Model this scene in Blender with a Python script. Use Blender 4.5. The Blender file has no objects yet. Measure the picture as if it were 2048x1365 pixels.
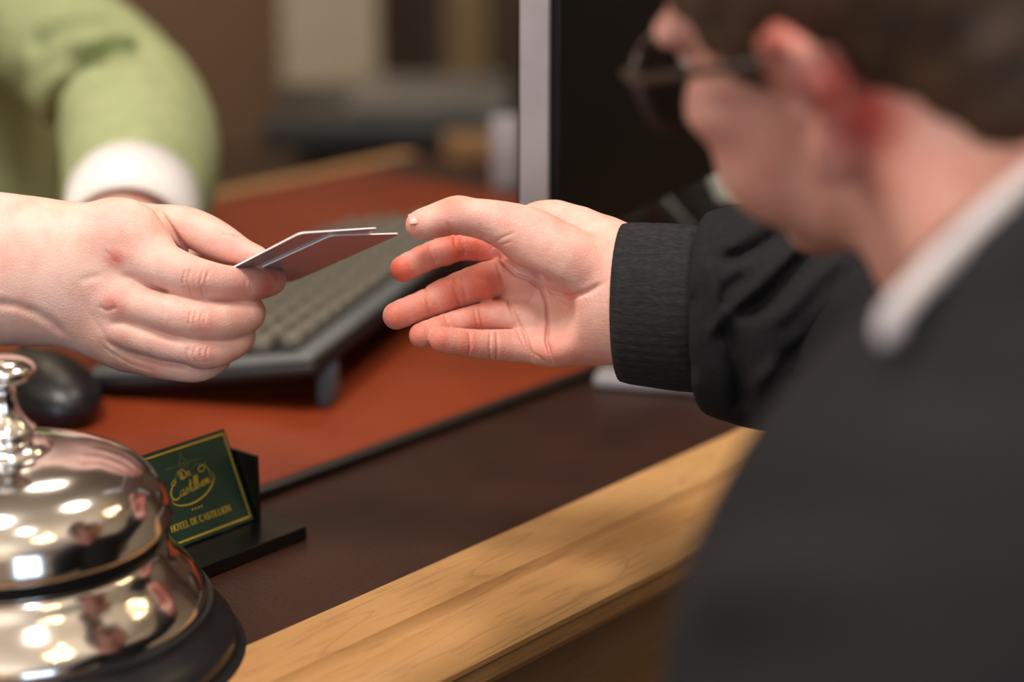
import bpy, bmesh, math, random
import numpy as np
from mathutils import Vector, Matrix
random.seed(7); rng = np.random.default_rng(5)
SC = bpy.context.scene; COL = SC.collection
R = math.radians
# ------------------------------------------------------------------ camera
LENS = 70.0; FP = 2048 * LENS / 36; PIT = R(16.3); DESK = 0.78; CH = 42.5; FOC = 105.0
SP, CP = math.sin(PIT), math.cos(PIT)
CAM = np.array([0, 0, DESK * 100 + CH])
RT = np.array([1., 0, 0]); FW = np.array([0, CP, -SP]); UP = np.array([0, SP, CP])
cam = bpy.data.objects.new('camera', bpy.data.cameras.new('camera')); COL.objects.link(cam)
cam.location = CAM / 100; cam.rotation_euler = (R(90) - PIT, 0, 0)
cam.data.lens = LENS; cam.data.sensor_width = 36; cam.data.clip_start = .02
cam.data.dof.use_dof = True; cam.data.dof.focus_distance = FOC / 100; cam.data.dof.aperture_fstop = 2.7
SC.camera = cam
SC.cycles.use_denoising = True; SC.cycles.adaptive_threshold = .02; SC.cycles.max_bounces = 8; SC.cycles.diffuse_bounces = 3; SC.cycles.glossy_bounces = 4; SC.cycles.transmission_bounces = 6
SC.cycles.caustics_reflective = False; SC.cycles.caustics_refractive = False
SC.view_settings.view_transform = 'Standard'; SC.view_settings.look = 'None'
SC.view_settings.gamma = 1; SC.view_settings.exposure = -0.12

def P(px, py, z=0.0):
    """camera-frame centimetres (x right, y up, z towards the lens from the focus distance)"""
    d = FOC - z
    return np.array([(px - 1024) / FP * d, -(py - 682.5) / FP * d, z])
def W(v):
    """camera frame cm -> world cm"""
    v = np.atleast_2d(np.asarray(v, float)); d = FOC - v[:, 2]
    o = CAM + v[:, :1] * RT + v[:, 1:2] * UP + d[:, None] * FW
    return o if len(o) > 1 else o[0]
def G(px, py, z=DESK * 100):
    """where a line of sight meets the level z (cm)"""
    d = (px - 1024) / FP * RT + FW - (py - 682.5) / FP * UP
    t = (z - CAM[2]) / d[2]
    return CAM + d * t
DIR = np.array([.645, .764, 0.]); DIR /= np.linalg.norm(DIR)       # along the counter, to the right and away
NRM = np.array([DIR[1], -DIR[0], 0.])                              # out of the counter front, towards the guest
UZ = np.array([0, 0, 1.])

# ------------------------------------------------------------------ materials
MATS = {}
def nt(name):
    m = bpy.data.materials.new(name); m.use_nodes = True
    n = m.node_tree; b = n.nodes['Principled BSDF']
    return m, n, b
def setin(b, **k):
    for a, v in k.items():
        b.inputs[a.replace('_', ' ')].default_value = v
def S(c):
    f = lambda u: u / 12.92 if u <= .04045 else ((u + .055) / 1.055) ** 2.4
    return tuple(f(x / 255) for x in c) + (1,)
def noise_mat(name, c1, c2, scale=8, rough=.5, metal=0, bump=0, bscale=60, spec=.5, stretch=None, detail=4, coat=0, lo=.35, hi=.65):
    m, n, b = nt(name)
    tc = n.nodes.new('ShaderNodeTexCoord'); mp = n.nodes.new('ShaderNodeMapping')
    n.links.new(tc.outputs['Object'], mp.inputs[0])
    if stretch:
        mp.inputs['Rotation'].default_value = stretch[0]; mp.inputs['Scale'].default_value = stretch[1]
    ns = n.nodes.new('ShaderNodeTexNoise'); ns.inputs['Scale'].default_value = scale; ns.inputs['Detail'].default_value = detail
    n.links.new(mp.outputs[0], ns.inputs['Vector'])
    r = n.nodes.new('ShaderNodeValToRGB'); r.color_ramp.elements[0].position = lo; r.color_ramp.elements[1].position = hi
    r.color_ramp.elements[0].color = c1; r.color_ramp.elements[1].color = c2
    n.links.new(ns.outputs['Fac'], r.inputs[0]); n.links.new(r.outputs[0], b.inputs['Base Color'])
    setin(b, Roughness=rough, Metallic=metal); b.inputs['Specular IOR Level'].default_value = spec
    if coat: b.inputs['Coat Weight'].default_value = coat; b.inputs['Coat Roughness'].default_value = .12
    if bump:
        n2 = n.nodes.new('ShaderNodeTexNoise'); n2.inputs['Scale'].default_value = bscale; n2.inputs['Detail'].default_value = 3
        n.links.new(mp.outputs[0], n2.inputs['Vector'])
        bp = n.nodes.new('ShaderNodeBump'); bp.inputs['Strength'].default_value = bump; bp.inputs['Distance'].default_value = .002
        n.links.new(n2.outputs['Fac'], bp.inputs['Height']); n.links.new(bp.outputs[0], b.inputs['Normal'])
    MATS[name] = m
    return m
def skin_mat(name, pale, pink, red, sss=.25):
    m, n, b = nt(name)
    tc = n.nodes.new('ShaderNodeTexCoord')
    ns = n.nodes.new('ShaderNodeTexNoise'); ns.inputs['Scale'].default_value = 70; ns.inputs['Detail'].default_value = 3
    n.links.new(tc.outputs['Object'], ns.inputs['Vector'])
    mx = n.nodes.new('ShaderNodeMix'); mx.data_type = 'RGBA'
    mr = n.nodes.new('ShaderNodeMapRange'); mr.inputs[1].default_value = .35; mr.inputs[2].default_value = .7
    n.links.new(ns.outputs['Fac'], mr.inputs[0]); n.links.new(mr.outputs[0], mx.inputs[0])
    mx.inputs[6].default_value = pale; mx.inputs[7].default_value = pink
    at = n.nodes.new('ShaderNodeAttribute'); at.attribute_name = 'flush_shade'
    m2 = n.nodes.new('ShaderNodeMix'); m2.data_type = 'RGBA'
    n.links.new(at.outputs['Fac'], m2.inputs[0]); n.links.new(mx.outputs[2], m2.inputs[6]); m2.inputs[7].default_value = red
    n.links.new(m2.outputs[2], b.inputs['Base Color'])
    b.inputs['Subsurface Weight'].default_value = sss; b.inputs['Subsurface Radius'].default_value = (1, .3, .15)
    b.inputs['Subsurface Scale'].default_value = .0035
    b.inputs['Roughness'].default_value = .48; b.inputs['Specular IOR Level'].default_value = .4
    n2 = n.nodes.new('ShaderNodeTexNoise'); n2.inputs['Scale'].default_value = 520; n2.inputs['Detail'].default_value = 5
    v = n.nodes.new('ShaderNodeTexVoronoi'); v.inputs['Scale'].default_value = 1100
    ad = n.nodes.new('ShaderNodeMath'); ad.operation = 'ADD'
    n.links.new(tc.outputs['Object'], n2.inputs['Vector']); n.links.new(tc.outputs['Object'], v.inputs['Vector'])
    n.links.new(n2.outputs['Fac'], ad.inputs[0]); n.links.new(v.outputs['Distance'], ad.inputs[1])
    bp = n.nodes.new('ShaderNodeBump'); bp.inputs['Strength'].default_value = .32; bp.inputs['Distance'].default_value = .0005
    n.links.new(ad.outputs[0], bp.inputs['Height']); n.links.new(bp.outputs[0], b.inputs['Normal'])
    MATS[name] = m
    return m
def flat_mat(name, c, rough=.5, metal=0, spec=.5, emit=0, ecol=None):
    m, n, b = nt(name)
    b.inputs['Base Color'].default_value = c; setin(b, Roughness=rough, Metallic=metal); b.inputs['Specular IOR Level'].default_value = spec
    if emit:
        b.inputs['Emission Color'].default_value = ecol or c; b.inputs['Emission Strength'].default_value = emit
    MATS[name] = m
    return m
SKIN_A = skin_mat('clerk_skin', S((228, 190, 176)), S((218, 168, 154)), S((205, 92, 80)))
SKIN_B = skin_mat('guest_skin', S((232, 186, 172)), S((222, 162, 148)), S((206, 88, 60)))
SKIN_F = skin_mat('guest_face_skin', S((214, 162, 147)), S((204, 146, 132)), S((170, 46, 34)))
EYEW = flat_mat('eye_white', S((225, 218, 212)), .25); IRIS = flat_mat('iris', S((52, 38, 30)), .2)
NAIL = flat_mat('nail', S((214, 160, 148)), .34)
def wood_mat(name, a, b_, c, rough=.45):
    m, n, b = nt(name)
    tc = n.nodes.new('ShaderNodeTexCoord'); mp = n.nodes.new('ShaderNodeMapping'); mp.vector_type = 'TEXTURE'
    mp.inputs['Rotation'].default_value = (0, 0, math.atan2(DIR[1], DIR[0])); mp.inputs['Scale'].default_value = (11, 1, 1)
    n.links.new(tc.outputs['Object'], mp.inputs[0])
    w = n.nodes.new('ShaderNodeTexNoise'); w.inputs['Scale'].default_value = 38; w.inputs['Detail'].default_value = 5; w.inputs['Distortion'].default_value = .6
    n.links.new(mp.outputs[0], w.inputs['Vector'])
    r = n.nodes.new('ShaderNodeValToRGB'); e = r.color_ramp.elements
    e[0].position = .3; e[0].color = a; e[1].position = .62; e[1].color = b_
    n.links.new(w.outputs['Fac'], r.inputs[0])
    # cathedral lines
    w2 = n.nodes.new('ShaderNodeTexNoise'); w2.inputs['Scale'].default_value = 14; w2.inputs['Detail'].default_value = 2
    n.links.new(mp.outputs[0], w2.inputs['Vector'])
    mm = n.nodes.new('ShaderNodeMath'); mm.operation = 'MULTIPLY'; mm.inputs[1].default_value = 13; n.links.new(w2.outputs['Fac'], mm.inputs[0])
    fr = n.nodes.new('ShaderNodeMath'); fr.operation = 'FRACT'; n.links.new(mm.outputs[0], fr.inputs[0])
    r2 = n.nodes.new('ShaderNodeValToRGB'); f = r2.color_ramp.elements
    f[0].position = 0; f[0].color = (.6, .6, .6, 1); f[1].position = .07; f[1].color = (0, 0, 0, 1)
    n.links.new(fr.outputs[0], r2.inputs[0])
    # fine pores
    mp2 = n.nodes.new('ShaderNodeMapping'); mp2.vector_type = 'TEXTURE'; mp2.inputs['Rotation'].default_value = mp.inputs['Rotation'].default_value
    mp2.inputs['Scale'].default_value = (14, 1, 1); n.links.new(tc.outputs['Object'], mp2.inputs[0])
    w3 = n.nodes.new('ShaderNodeTexNoise'); w3.inputs['Scale'].default_value = 420; n.links.new(mp2.outputs[0], w3.inputs['Vector'])
    r3 = n.nodes.new('ShaderNodeValToRGB'); g = r3.color_ramp.elements
    g[0].position = .32; g[0].color = (.45, .45, .45, 1); g[1].position = .45; g[1].color = (0, 0, 0, 1); n.links.new(w3.outputs['Fac'], r3.inputs[0])
    mxx = n.nodes.new('ShaderNodeMath'); mxx.operation = 'MAXIMUM'; n.links.new(r2.outputs[0], mxx.inputs[0]); n.links.new(r3.outputs[0], mxx.inputs[1])
    sc = n.nodes.new('ShaderNodeMath'); sc.operation = 'MULTIPLY'; sc.inputs[1].default_value = .55; n.links.new(mxx.outputs[0], sc.inputs[0])
    mx = n.nodes.new('ShaderNodeMix'); mx.data_type = 'RGBA'; mx.inputs[7].default_value = c
    n.links.new(sc.outputs[0], mx.inputs[0]); n.links.new(r.outputs[0], mx.inputs[6]); n.links.new(mx.outputs[2], b.inputs['Base Color'])
    bp = n.nodes.new('ShaderNodeBump'); bp.inputs['Strength'].default_value = .3; bp.inputs['Distance'].default_value = .0006; bp.invert = True
    n.links.new(mxx.outputs[0], bp.inputs['Height']); n.links.new(bp.outputs[0], b.inputs['Normal'])
    b.inputs['Roughness'].default_value = rough
    MATS[name] = m
    return m
OAK = wood_mat('oak', S((176, 130, 80)), S((192, 148, 96)), S((104, 66, 34)))
PANEL = wood_mat('panel_wood', S((118, 88, 58)), S((132, 100, 66)), S((84, 58, 38)), .5)
def top_mat():
    m = noise_mat('dark_top', S((46, 26, 20)), S((58, 34, 26)), scale=9, rough=.38, bump=.12, bscale=260, spec=.32,
                  stretch=((0, 0, math.atan2(DIR[1], DIR[0])), (1, 1, 1)))
    n = m.node_tree; b = n.nodes['Principled BSDF']
    tc = n.nodes.new('ShaderNodeTexCoord')
    v = n.nodes.new('ShaderNodeTexVoronoi'); v.inputs['Scale'].default_value = 130; n.links.new(tc.outputs['Object'], v.inputs['Vector'])
    r = n.nodes.new('ShaderNodeValToRGB'); e = r.color_ramp.elements
    e[0].position = 0.035; e[0].color = (1, 1, 1, 1); e[1].position = .055; e[1].color = (0, 0, 0, 1); n.links.new(v.outputs['Distance'], r.inputs[0])
    wn = n.nodes.new('ShaderNodeTexWhiteNoise'); n.links.new(v.outputs['Position'], wn.inputs['Vector'])
    gt = n.nodes.new('ShaderNodeMath'); gt.operation = 'GREATER_THAN'; gt.inputs[1].default_value = .8; n.links.new(wn.outputs['Value'], gt.inputs[0])
    mu = n.nodes.new('ShaderNodeMath'); mu.operation = 'MULTIPLY'; n.links.new(r.outputs[0], mu.inputs[0]); n.links.new(gt.outputs[0], mu.inputs[1])
    m2 = n.nodes.new('ShaderNodeMath'); m2.operation = 'MULTIPLY'; m2.inputs[1].default_value = .35; n.links.new(mu.outputs[0], m2.inputs[0])
    mx = n.nodes.new('ShaderNodeMix'); mx.data_type = 'RGBA'; mx.inputs[7].default_value = S((190, 170, 150))
    lk = b.inputs['Base Color'].links[0]; src = lk.from_socket
    n.links.new(m2.outputs[0], mx.inputs[0]); n.links.new(src, mx.inputs[6]); n.links.new(mx.outputs[2], b.inputs['Base Color'])
    return m
TOP = top_mat()
LEATHER = noise_mat('leather', S((114, 43, 18)), S((134, 55, 24)), scale=5, rough=.5, bump=.25, bscale=420, spec=.28)
PADEDGE = flat_mat('pad_edge', S((24, 14, 12)), .5)
CHROME = noise_mat('polished_steel', S((222, 219, 216)), S((230, 227, 224)), scale=3, rough=.13, metal=1)
BLACKP = noise_mat('black_plastic', S((22, 22, 24)), S((28, 28, 30)), rough=.35, scale=20)
BLACKG = noise_mat('black_acrylic', S((10, 10, 11)), S((14, 14, 15)), rough=.28, scale=20)
MATBLK = noise_mat('matt_black', S((8, 8, 10)), S((11, 11, 13)), spec=.25, rough=.6, scale=20)
RUBBER = noise_mat('bell_base_black', S((20, 22, 26)), S((26, 28, 32)), rough=.32, scale=20)
KBFR = noise_mat('keyboard_grey', S((88, 94, 96)), S((98, 104, 106)), rough=.4, scale=20)
KBLOW = flat_mat('keyboard_under', S((20, 20, 22)), .5)
KEYM = noise_mat('key_grey', S((112, 110, 100)), S((128, 124, 112)), rough=.22, scale=50)
KFOOT = flat_mat('keyboard_foot', S((80, 105, 125)), .4)
SILVER = noise_mat('silver_plastic', S((150, 146, 152)), S((162, 158, 164)), rough=.35, scale=20)
GREYLID = noise_mat('lid_grey', S((104, 102, 100)), S((114, 112, 110)), rough=.4, scale=10)
GREYPR = noise_mat('printer_grey', S((40, 42, 44)), S((50, 52, 54)), rough=.4, scale=10)
WHITEPL = flat_mat('card_white_edge', S((250, 248, 250)), .3)
def card_mat():
    m, n, b = nt('card_plastic')
    b.inputs['Base Color'].default_value = S((168, 160, 170)); b.inputs['Roughness'].default_value = .22
    b.inputs['Coat Weight'].default_value = .25; b.inputs['Coat Roughness'].default_value = .03
    b.inputs['Transmission Weight'].default_value = .12; b.inputs['IOR'].default_value = 1.35
    MATS['card'] = m
    return m
CARDP = card_mat()
CARDG = noise_mat('card_green', S((22, 54, 42)), S((28, 62, 48)), rough=.4, scale=30)
GOLD = flat_mat('gold_ink', S((200, 168, 48)), .45)
GOLDD = flat_mat('dim_gold_ink', S((96, 112, 70)), .5)
SWEATER = noise_mat('green_knit', S((146, 156, 112)), S((160, 168, 122)), scale=60, rough=.85, bump=.3, bscale=300)
SHIRT = noise_mat('white_cotton', S((226, 224, 222)), S((234, 232, 230)), scale=30, rough=.8)
def knit(name, c1, c2, rib=False):
    m = noise_mat(name, c1, c2, scale=420, rough=.9, bump=.12, bscale=1400, spec=.2)
    return m
JACKET = knit('charcoal_cloth', S((25, 25, 27)), S((31, 31, 34)))
def cuff_mat():
    m, n, b = nt('ribbed_cuff')
    tc = n.nodes.new('ShaderNodeTexCoord'); mp = n.nodes.new('ShaderNodeMapping')
    mp.inputs['Rotation'].default_value = (0, 0, R(12)); mp.inputs['Scale'].default_value = (1.6, 1.6, 9)
    n.links.new(tc.outputs['Object'], mp.inputs[0])
    ns = n.nodes.new('ShaderNodeTexNoise'); ns.inputs['Scale'].default_value = 150; ns.inputs['Detail'].default_value = 3
    n.links.new(mp.outputs[0], ns.inputs['Vector'])
    r = n.nodes.new('ShaderNodeValToRGB'); r.color_ramp.elements[0].position = .4; r.color_ramp.elements[1].position = .62
    r.color_ramp.elements[0].color = S((33, 33, 34)); r.color_ramp.elements[1].color = S((45, 45, 46))
    n.links.new(ns.outputs['Fac'], r.inputs[0]); n.links.new(r.outputs[0], b.inputs['Base Color'])
    bp = n.nodes.new('ShaderNodeBump'); bp.inputs['Strength'].default_value = .5; bp.inputs['Distance'].default_value = .001
    n.links.new(ns.outputs['Fac'], bp.inputs['Height']); n.links.new(bp.outputs[0], b.inputs['Normal'])
    b.inputs['Roughness'].default_value = .9; b.inputs['Specular IOR Level'].default_value = .2
    return m
CUFF = cuff_mat()
TROUS = noise_mat('dark_trousers', S((28, 30, 38)), S((36, 38, 46)), rough=.9)
HAIRM = noise_mat('brown_hair', S((40, 26, 16)), S((74, 52, 32)), scale=55, rough=.6, bump=.6, bscale=160,
                  stretch=((.3, .5, .2), (1, .25, 1)))
GLASSF = flat_mat('glasses_frame', S((48, 34, 32)), .3)
def lens_mat():
    m, n, b = nt('glasses_lens'); b.inputs['Base Color'].default_value = (.75, .73, .75, 1); b.inputs['Roughness'].default_value = .02
    b.inputs['Transmission Weight'].default_value = 1; b.inputs['IOR'].default_value = 1.2
    return m
LENSM = lens_mat()

# ------------------------------------------------------------------ mesh helpers (all input in world cm)
def mesh_obj(name, verts, faces, mat, parent=None, smooth=False, mats=None, midx=None, flush_shade=None):
    me = bpy.data.meshes.new(name)
    v = np.asarray(verts, float) / 100
    if parent is not None: v = v - np.array(ROOT[parent.name])
    me.from_pydata(v.tolist(), [], faces if isinstance(faces, list) else faces.tolist())
    for m in (mats or [mat]): me.materials.append(m)
    if midx is not None: me.polygons.foreach_set('material_index', midx)
    if smooth: me.polygons.foreach_set('use_smooth', [True] * len(me.polygons))
    if flush_shade is not None:
        a = me.attributes.new('flush_shade', 'FLOAT', 'POINT'); a.data.foreach_set('value', np.asarray(flush_shade, 'f'))
    me.update()
    o = bpy.data.objects.new(name, me); COL.objects.link(o)
    if parent is not None: o.parent = parent
    ROOT[o.name] = ROOT[parent.name] if parent is not None else (0, 0, 0)
    return o
ROOT = {}
def empty(name, loc_cm, label=None, cat=None, group=None):
    o = bpy.data.objects.new(name, None); COL.objects.link(o); o.empty_display_size = .05
    o.location = np.asarray(loc_cm) / 100; ROOT[o.name] = tuple(np.asarray(loc_cm) / 100)
    tag(o, label, cat, group); return o
def tag(o, label=None, cat=None, group=None, kind=None):
    for k, v in (('label', label), ('category', cat), ('group', group), ('kind', kind)):
        if v: o[k] = v
    return o
class MB:
    def __init__(s): s.bm = bmesh.new()
    def box(s, c, ax, half, bev=0, seg=2):
        """oriented box: centre, three axes, half sizes (cm)"""
        b = bmesh.new(); bmesh.ops.create_cube(b, size=2)
        for v in b.verts:
            for i in range(3): v.co[i] *= half[i]
        if bev: bmesh.ops.bevel(b, geom=b.edges[:], offset=bev, segments=seg, affect='EDGES', profile=.5)
        M = Matrix([[ax[0][i], ax[1][i], ax[2][i]] for i in range(3)])
        for v in b.verts: v.co = M @ v.co + Vector(c)
        s.add(b); return s
    def add(s, b):
        me = bpy.data.meshes.new('t'); b.to_mesh(me); b.free(); s.bm.from_mesh(me); bpy.data.meshes.remove(me)
    def lathe(s, prof, c, n=96):
        b = bmesh.new(); rings = []
        for r, h in prof:
            if r < 1e-4: rings.append([b.verts.new((c[0], c[1], c[2] + h))])
            else: rings.append([b.verts.new((c[0] + r * math.cos(2 * math.pi * i / n), c[1] + r * math.sin(2 * math.pi * i / n), c[2] + h)) for i in range(n)])
        for a, d in zip(rings, rings[1:]):
            for i in range(n):
                j = (i + 1) % n
                if len(a) == 1 and len(d) > 1: b.faces.new((a[0], d[i], d[j]))
                elif len(d) == 1 and len(a) > 1: b.faces.new((a[i], d[0], a[j]))
                elif len(a) > 1: b.faces.new((a[i], d[i], d[j], a[j]))
        bmesh.ops.recalc_face_normals(b, faces=b.faces); s.add(b); return s
    def prism(s, poly, o, ax, ay, az, length):
        """polygon (u,v) extruded along az"""
        b = bmesh.new(); o = np.array(o)
        A = [b.verts.new(o + u * ax + v * ay) for u, v in poly]; B = [b.verts.new(o + u * ax + v * ay + length * az) for u, v in poly]
        n = len(poly)
        for i in range(n): b.faces.new((A[i], A[(i + 1) % n], B[(i + 1) % n], B[i]))
        b.faces.new(A[::-1]); b.faces.new(B); bmesh.ops.recalc_face_normals(b, faces=b.faces); s.add(b); return s
    def sphere(s, c, r, u=24, v=14):
        b = bmesh.new(); bmesh.ops.create_uvsphere(b, u_segments=u, v_segments=v, radius=1)
        r = (r, r, r) if np.isscalar(r) else r
        for w in b.verts: w.co = Vector((w.co.x * r[0], w.co.y * r[1], w.co.z * r[2])) + Vector(c)
        s.add(b); return s
    def tube(s, pts, rad, n=12, closed=False):
        pts = [np.array(p, float) for p in pts]; b = bmesh.new(); rings = []; m = len(pts)
        rad = [rad] * m if np.isscalar(rad) else rad; prev = None
        for i, p in enumerate(pts):
            t = (pts[(i + 1) % m] - pts[i - 1]) if closed else (pts[min(i + 1, m - 1)] - pts[max(i - 1, 0)])
            t /= np.linalg.norm(t)
            if prev is None: prev = np.cross(t, [0.3, .2, 1]);
            prev = prev - t * prev.dot(t); prev /= np.linalg.norm(prev); q = np.cross(t, prev)
            rings.append([b.verts.new(p + rad[i] * (math.cos(2 * math.pi * k / n) * prev + math.sin(2 * math.pi * k / n) * q)) for k in range(n)])
        rr = list(zip(rings, rings[1:])) + ([(rings[-1], rings[0])] if closed else [])
        for a, d in rr:
            for i in range(n): b.faces.new((a[i], a[(i + 1) % n], d[(i + 1) % n], d[i]))
        if not closed: b.faces.new(rings[0][::-1]); b.faces.new(rings[-1])
        bmesh.ops.recalc_face_normals(b, faces=b.faces); s.add(b); return s
    def build(s, name, mat, parent=None, smooth=False, angle=35):
        s.bm.verts.ensure_lookup_table()
        me = bpy.data.meshes.new(name); base = Vector(ROOT[parent.name]) if parent is not None else Vector((0, 0, 0))
        for v in s.bm.verts: v.co = v.co / 100 - base
        s.bm.to_mesh(me); s.bm.free(); me.materials.append(mat)
        if smooth:
            me.polygons.foreach_set('use_smooth', [True] * len(me.polygons)); me.set_sharp_from_angle(angle=R(angle))
        o = bpy.data.objects.new(name, me); COL.objects.link(o)
        if parent is not None: o.parent = parent
        ROOT[o.name] = tuple(base); return o

# ------------------------------------------------------------------ implicit surfaces (numpy) meshed with surface nets
def smin(a, b, k):
    if k <= 0: return np.minimum(a, b)
    h = np.maximum(k - np.abs(a - b), 0) / k
    return np.minimum(a, b) - h * h * k * .25
class Field:
    def __init__(s, lo, hi, h):
        s.lo = np.array(lo, 'f'); s.h = h
        s.n = tuple(int(math.ceil((hi[i] - lo[i]) / h)) + 1 for i in range(3))
        s.ax = [s.lo[i] + h * np.arange(s.n[i], dtype='f') for i in range(3)]
    def new(s): return np.full(s.n, 9.0, 'f')
    def win(s, lo, hi):
        a = [max(0, int((lo[i] - s.lo[i]) / s.h)) for i in range(3)]; b = [min(s.n[i], int((hi[i] - s.lo[i]) / s.h) + 2) for i in range(3)]
        if any(a[i] >= b[i] for i in range(3)): return None
        sl = tuple(slice(a[i], b[i]) for i in range(3))
        X, Y, Z = np.meshgrid(s.ax[0][sl[0]], s.ax[1][sl[1]], s.ax[2][sl[2]], indexing='ij', sparse=True)
        return sl, X, Y, Z
    def cone(s, A, a, b, ra, rb, k=.15, flat=None):
        """tapered capsule; flat=(unit vector, factor>1) thins it along that vector"""
        a = np.array(a, 'f'); b = np.array(b, 'f'); m = max(ra, rb) + max(.8, 2 * k)
        w = s.win(np.minimum(a, b) - m, np.maximum(a, b) + m)
        if w is None: return
        sl, X, Y, Z = w; d = b - a; L2 = max(float(d @ d), 1e-6)
        t = np.clip(((X - a[0]) * d[0] + (Y - a[1]) * d[1] + (Z - a[2]) * d[2]) / L2, 0, 1)
        qx = X - a[0] - t * d[0]; qy = Y - a[1] - t * d[1]; qz = Z - a[2] - t * d[2]
        if flat is not None:
            n, f = flat; dn = (f - 1) * (qx * n[0] + qy * n[1] + qz * n[2]); qx = qx + dn * n[0]; qy = qy + dn * n[1]; qz = qz + dn * n[2]
        D = np.sqrt(qx * qx + qy * qy + qz * qz) - (ra + t * (rb - ra))
        if flat is not None: D = D / math.sqrt(flat[1])
        A[sl] = smin(A[sl], D, k)
    def chain(s, A, pts, k=.15, flat=None):
        pts = [(np.array(p[:3], float), p[3]) for p in pts]
        if len(pts) > 2:                                              # Catmull-Rom so that joints bend softly
            q = []; n = len(pts)
            for i in range(n - 1):
                p0, p1, p2, p3 = (pts[max(i - 1, 0)], pts[i], pts[i + 1], pts[min(i + 2, n - 1)])
                for t in (0, 1 / 3, 2 / 3):
                    f = lambda a, b, c, d: .5 * (2 * b + (c - a) * t + (2 * a - 5 * b + 4 * c - d) * t * t + (-a + 3 * b - 3 * c + d) * t ** 3)
                    q.append((f(p0[0], p1[0], p2[0], p3[0]), f(p0[1], p1[1], p2[1], p3[1])))
            q.append(pts[-1]); pts = q
        for (a, ra), (b, rb) in zip(pts, pts[1:]): s.cone(A, a, b, ra, rb, k, flat)
    def ell(s, A, c, r, ax=None, k=.3, cut=False):
        if ax is HAX: r = tuple(x * HS for x in r)
        c = np.array(c, 'f'); m = max(r) + max(.8, 2 * k); w = s.win(c - m, c + m)
        if w is None: return
        sl, X, Y, Z = w; X, Y, Z = X - c[0], Y - c[1], Z - c[2]
        if ax is None: u = (X, Y, Z)
        else: u = tuple(X * a[0] + Y * a[1] + Z * a[2] for a in ax)
        q = np.sqrt((u[0] / r[0]) ** 2 + (u[1] / r[1]) ** 2 + (u[2] / r[2]) ** 2)
        q2 = np.sqrt((u[0] / r[0] ** 2) ** 2 + (u[1] / r[1] ** 2) ** 2 + (u[2] / r[2] ** 2) ** 2)
        D = q * (q - 1) / np.maximum(q2, 1e-4)
        A[sl] = -smin(-A[sl], D, k) if cut else smin(A[sl], D, k)
    def groove(s, A, pts, w, depth, zr=(-99, 99), gap=1.0):
        """crease pressed in along a line, seen square-on from the lens side; pts (x,y) cm; ends fade out"""
        pts = np.array([p[:2] for p in pts], 'f'); m = 3 * w
        lo = pts.min(0) - m; hi = pts.max(0) + m
        ww = s.win((lo[0], lo[1], max(zr[0], s.lo[2])), (hi[0], hi[1], min(zr[1], s.ax[2][-1])))
        if ww is None: return
        sl, X, Y, Z = ww; best = None; cum = 0; seg = []
        L = [float(np.linalg.norm(b - a)) for a, b in zip(pts, pts[1:])]; T = sum(L)
        for (a, b), l in zip(zip(pts, pts[1:]), L):
            d = b - a; t = np.clip(((X - a[0]) * d[0] + (Y - a[1]) * d[1]) / max(l * l, 1e-6), 0, 1)
            D = np.sqrt((X - a[0] - t * d[0]) ** 2 + (Y - a[1] - t * d[1]) ** 2); u = (cum + t * l) / T
            f = np.exp(-(D / w) ** 2) * np.clip(np.minimum(u, 1 - u) * 6 + .25, 0, 1)
            best = f if best is None else np.maximum(best, f); cum += l
        A[sl] += depth * best
    def ridge3(s, A, pts, w, depth):
        """3D polyline press (depth>0) or swell (depth<0)"""
        pts = np.array(pts, 'f'); m = 2.6 * w; ww = s.win(pts.min(0) - m, pts.max(0) + m)
        if ww is None: return
        sl, X, Y, Z = ww; best = None
        for a, b in zip(pts, pts[1:]):
            d = b - a; l2 = max(float(d @ d), 1e-6); t = np.clip(((X - a[0]) * d[0] + (Y - a[1]) * d[1] + (Z - a[2]) * d[2]) / l2, 0, 1)
            D2 = (X - a[0] - t * d[0]) ** 2 + (Y - a[1] - t * d[1]) ** 2 + (Z - a[2] - t * d[2]) ** 2
            f = np.exp(-D2 / w ** 2); best = f if best is None else np.maximum(best, f)
        A[sl] += depth * best
    def mesh(s, A):
        A = A.copy()
        for i in range(3):
            sl = [slice(None)] * 3; sl[i] = 0; A[tuple(sl)] = np.maximum(A[tuple(sl)], .01); sl[i] = -1; A[tuple(sl)] = np.maximum(A[tuple(sl)], .01)
        I = A < 0; n = s.n
        c = np.zeros(tuple(x - 1 for x in n), 'u1')
        for dx in (0, 1):
            for dy in (0, 1):
                for dz in (0, 1): c += I[dx:n[0] - 1 + dx, dy:n[1] - 1 + dy, dz:n[2] - 1 + dz]
        cells = np.argwhere((c > 0) & (c < 8)); idx = np.full(c.shape, -1, 'i4'); idx[tuple(cells.T)] = np.arange(len(cells))
        acc = np.zeros((len(cells), 3)); cnt = np.zeros(len(cells))
        E = []
        for a in range(3):
            o = [i for i in range(3) if i != a]
            for u in (0, 1):
                for v in (0, 1):
                    p = [0, 0, 0]; p[o[0]] = u; p[o[1]] = v; q = list(p); q[a] = 1; E.append((a, p, q))
        for a, p, q in E:
            va = A[tuple((cells + p).T)]; vb = A[tuple((cells + q).T)]; m = (va < 0) != (vb < 0)
            t = np.where(m, va / np.where(m, va - vb, 1), 0); pos = np.tile(np.array(p, float), (len(cells), 1)); pos[:, a] += t
            acc[m] += pos[m]; cnt[m] += 1
        V = s.lo + s.h * (cells + acc / cnt[:, None])
        Q = []
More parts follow.
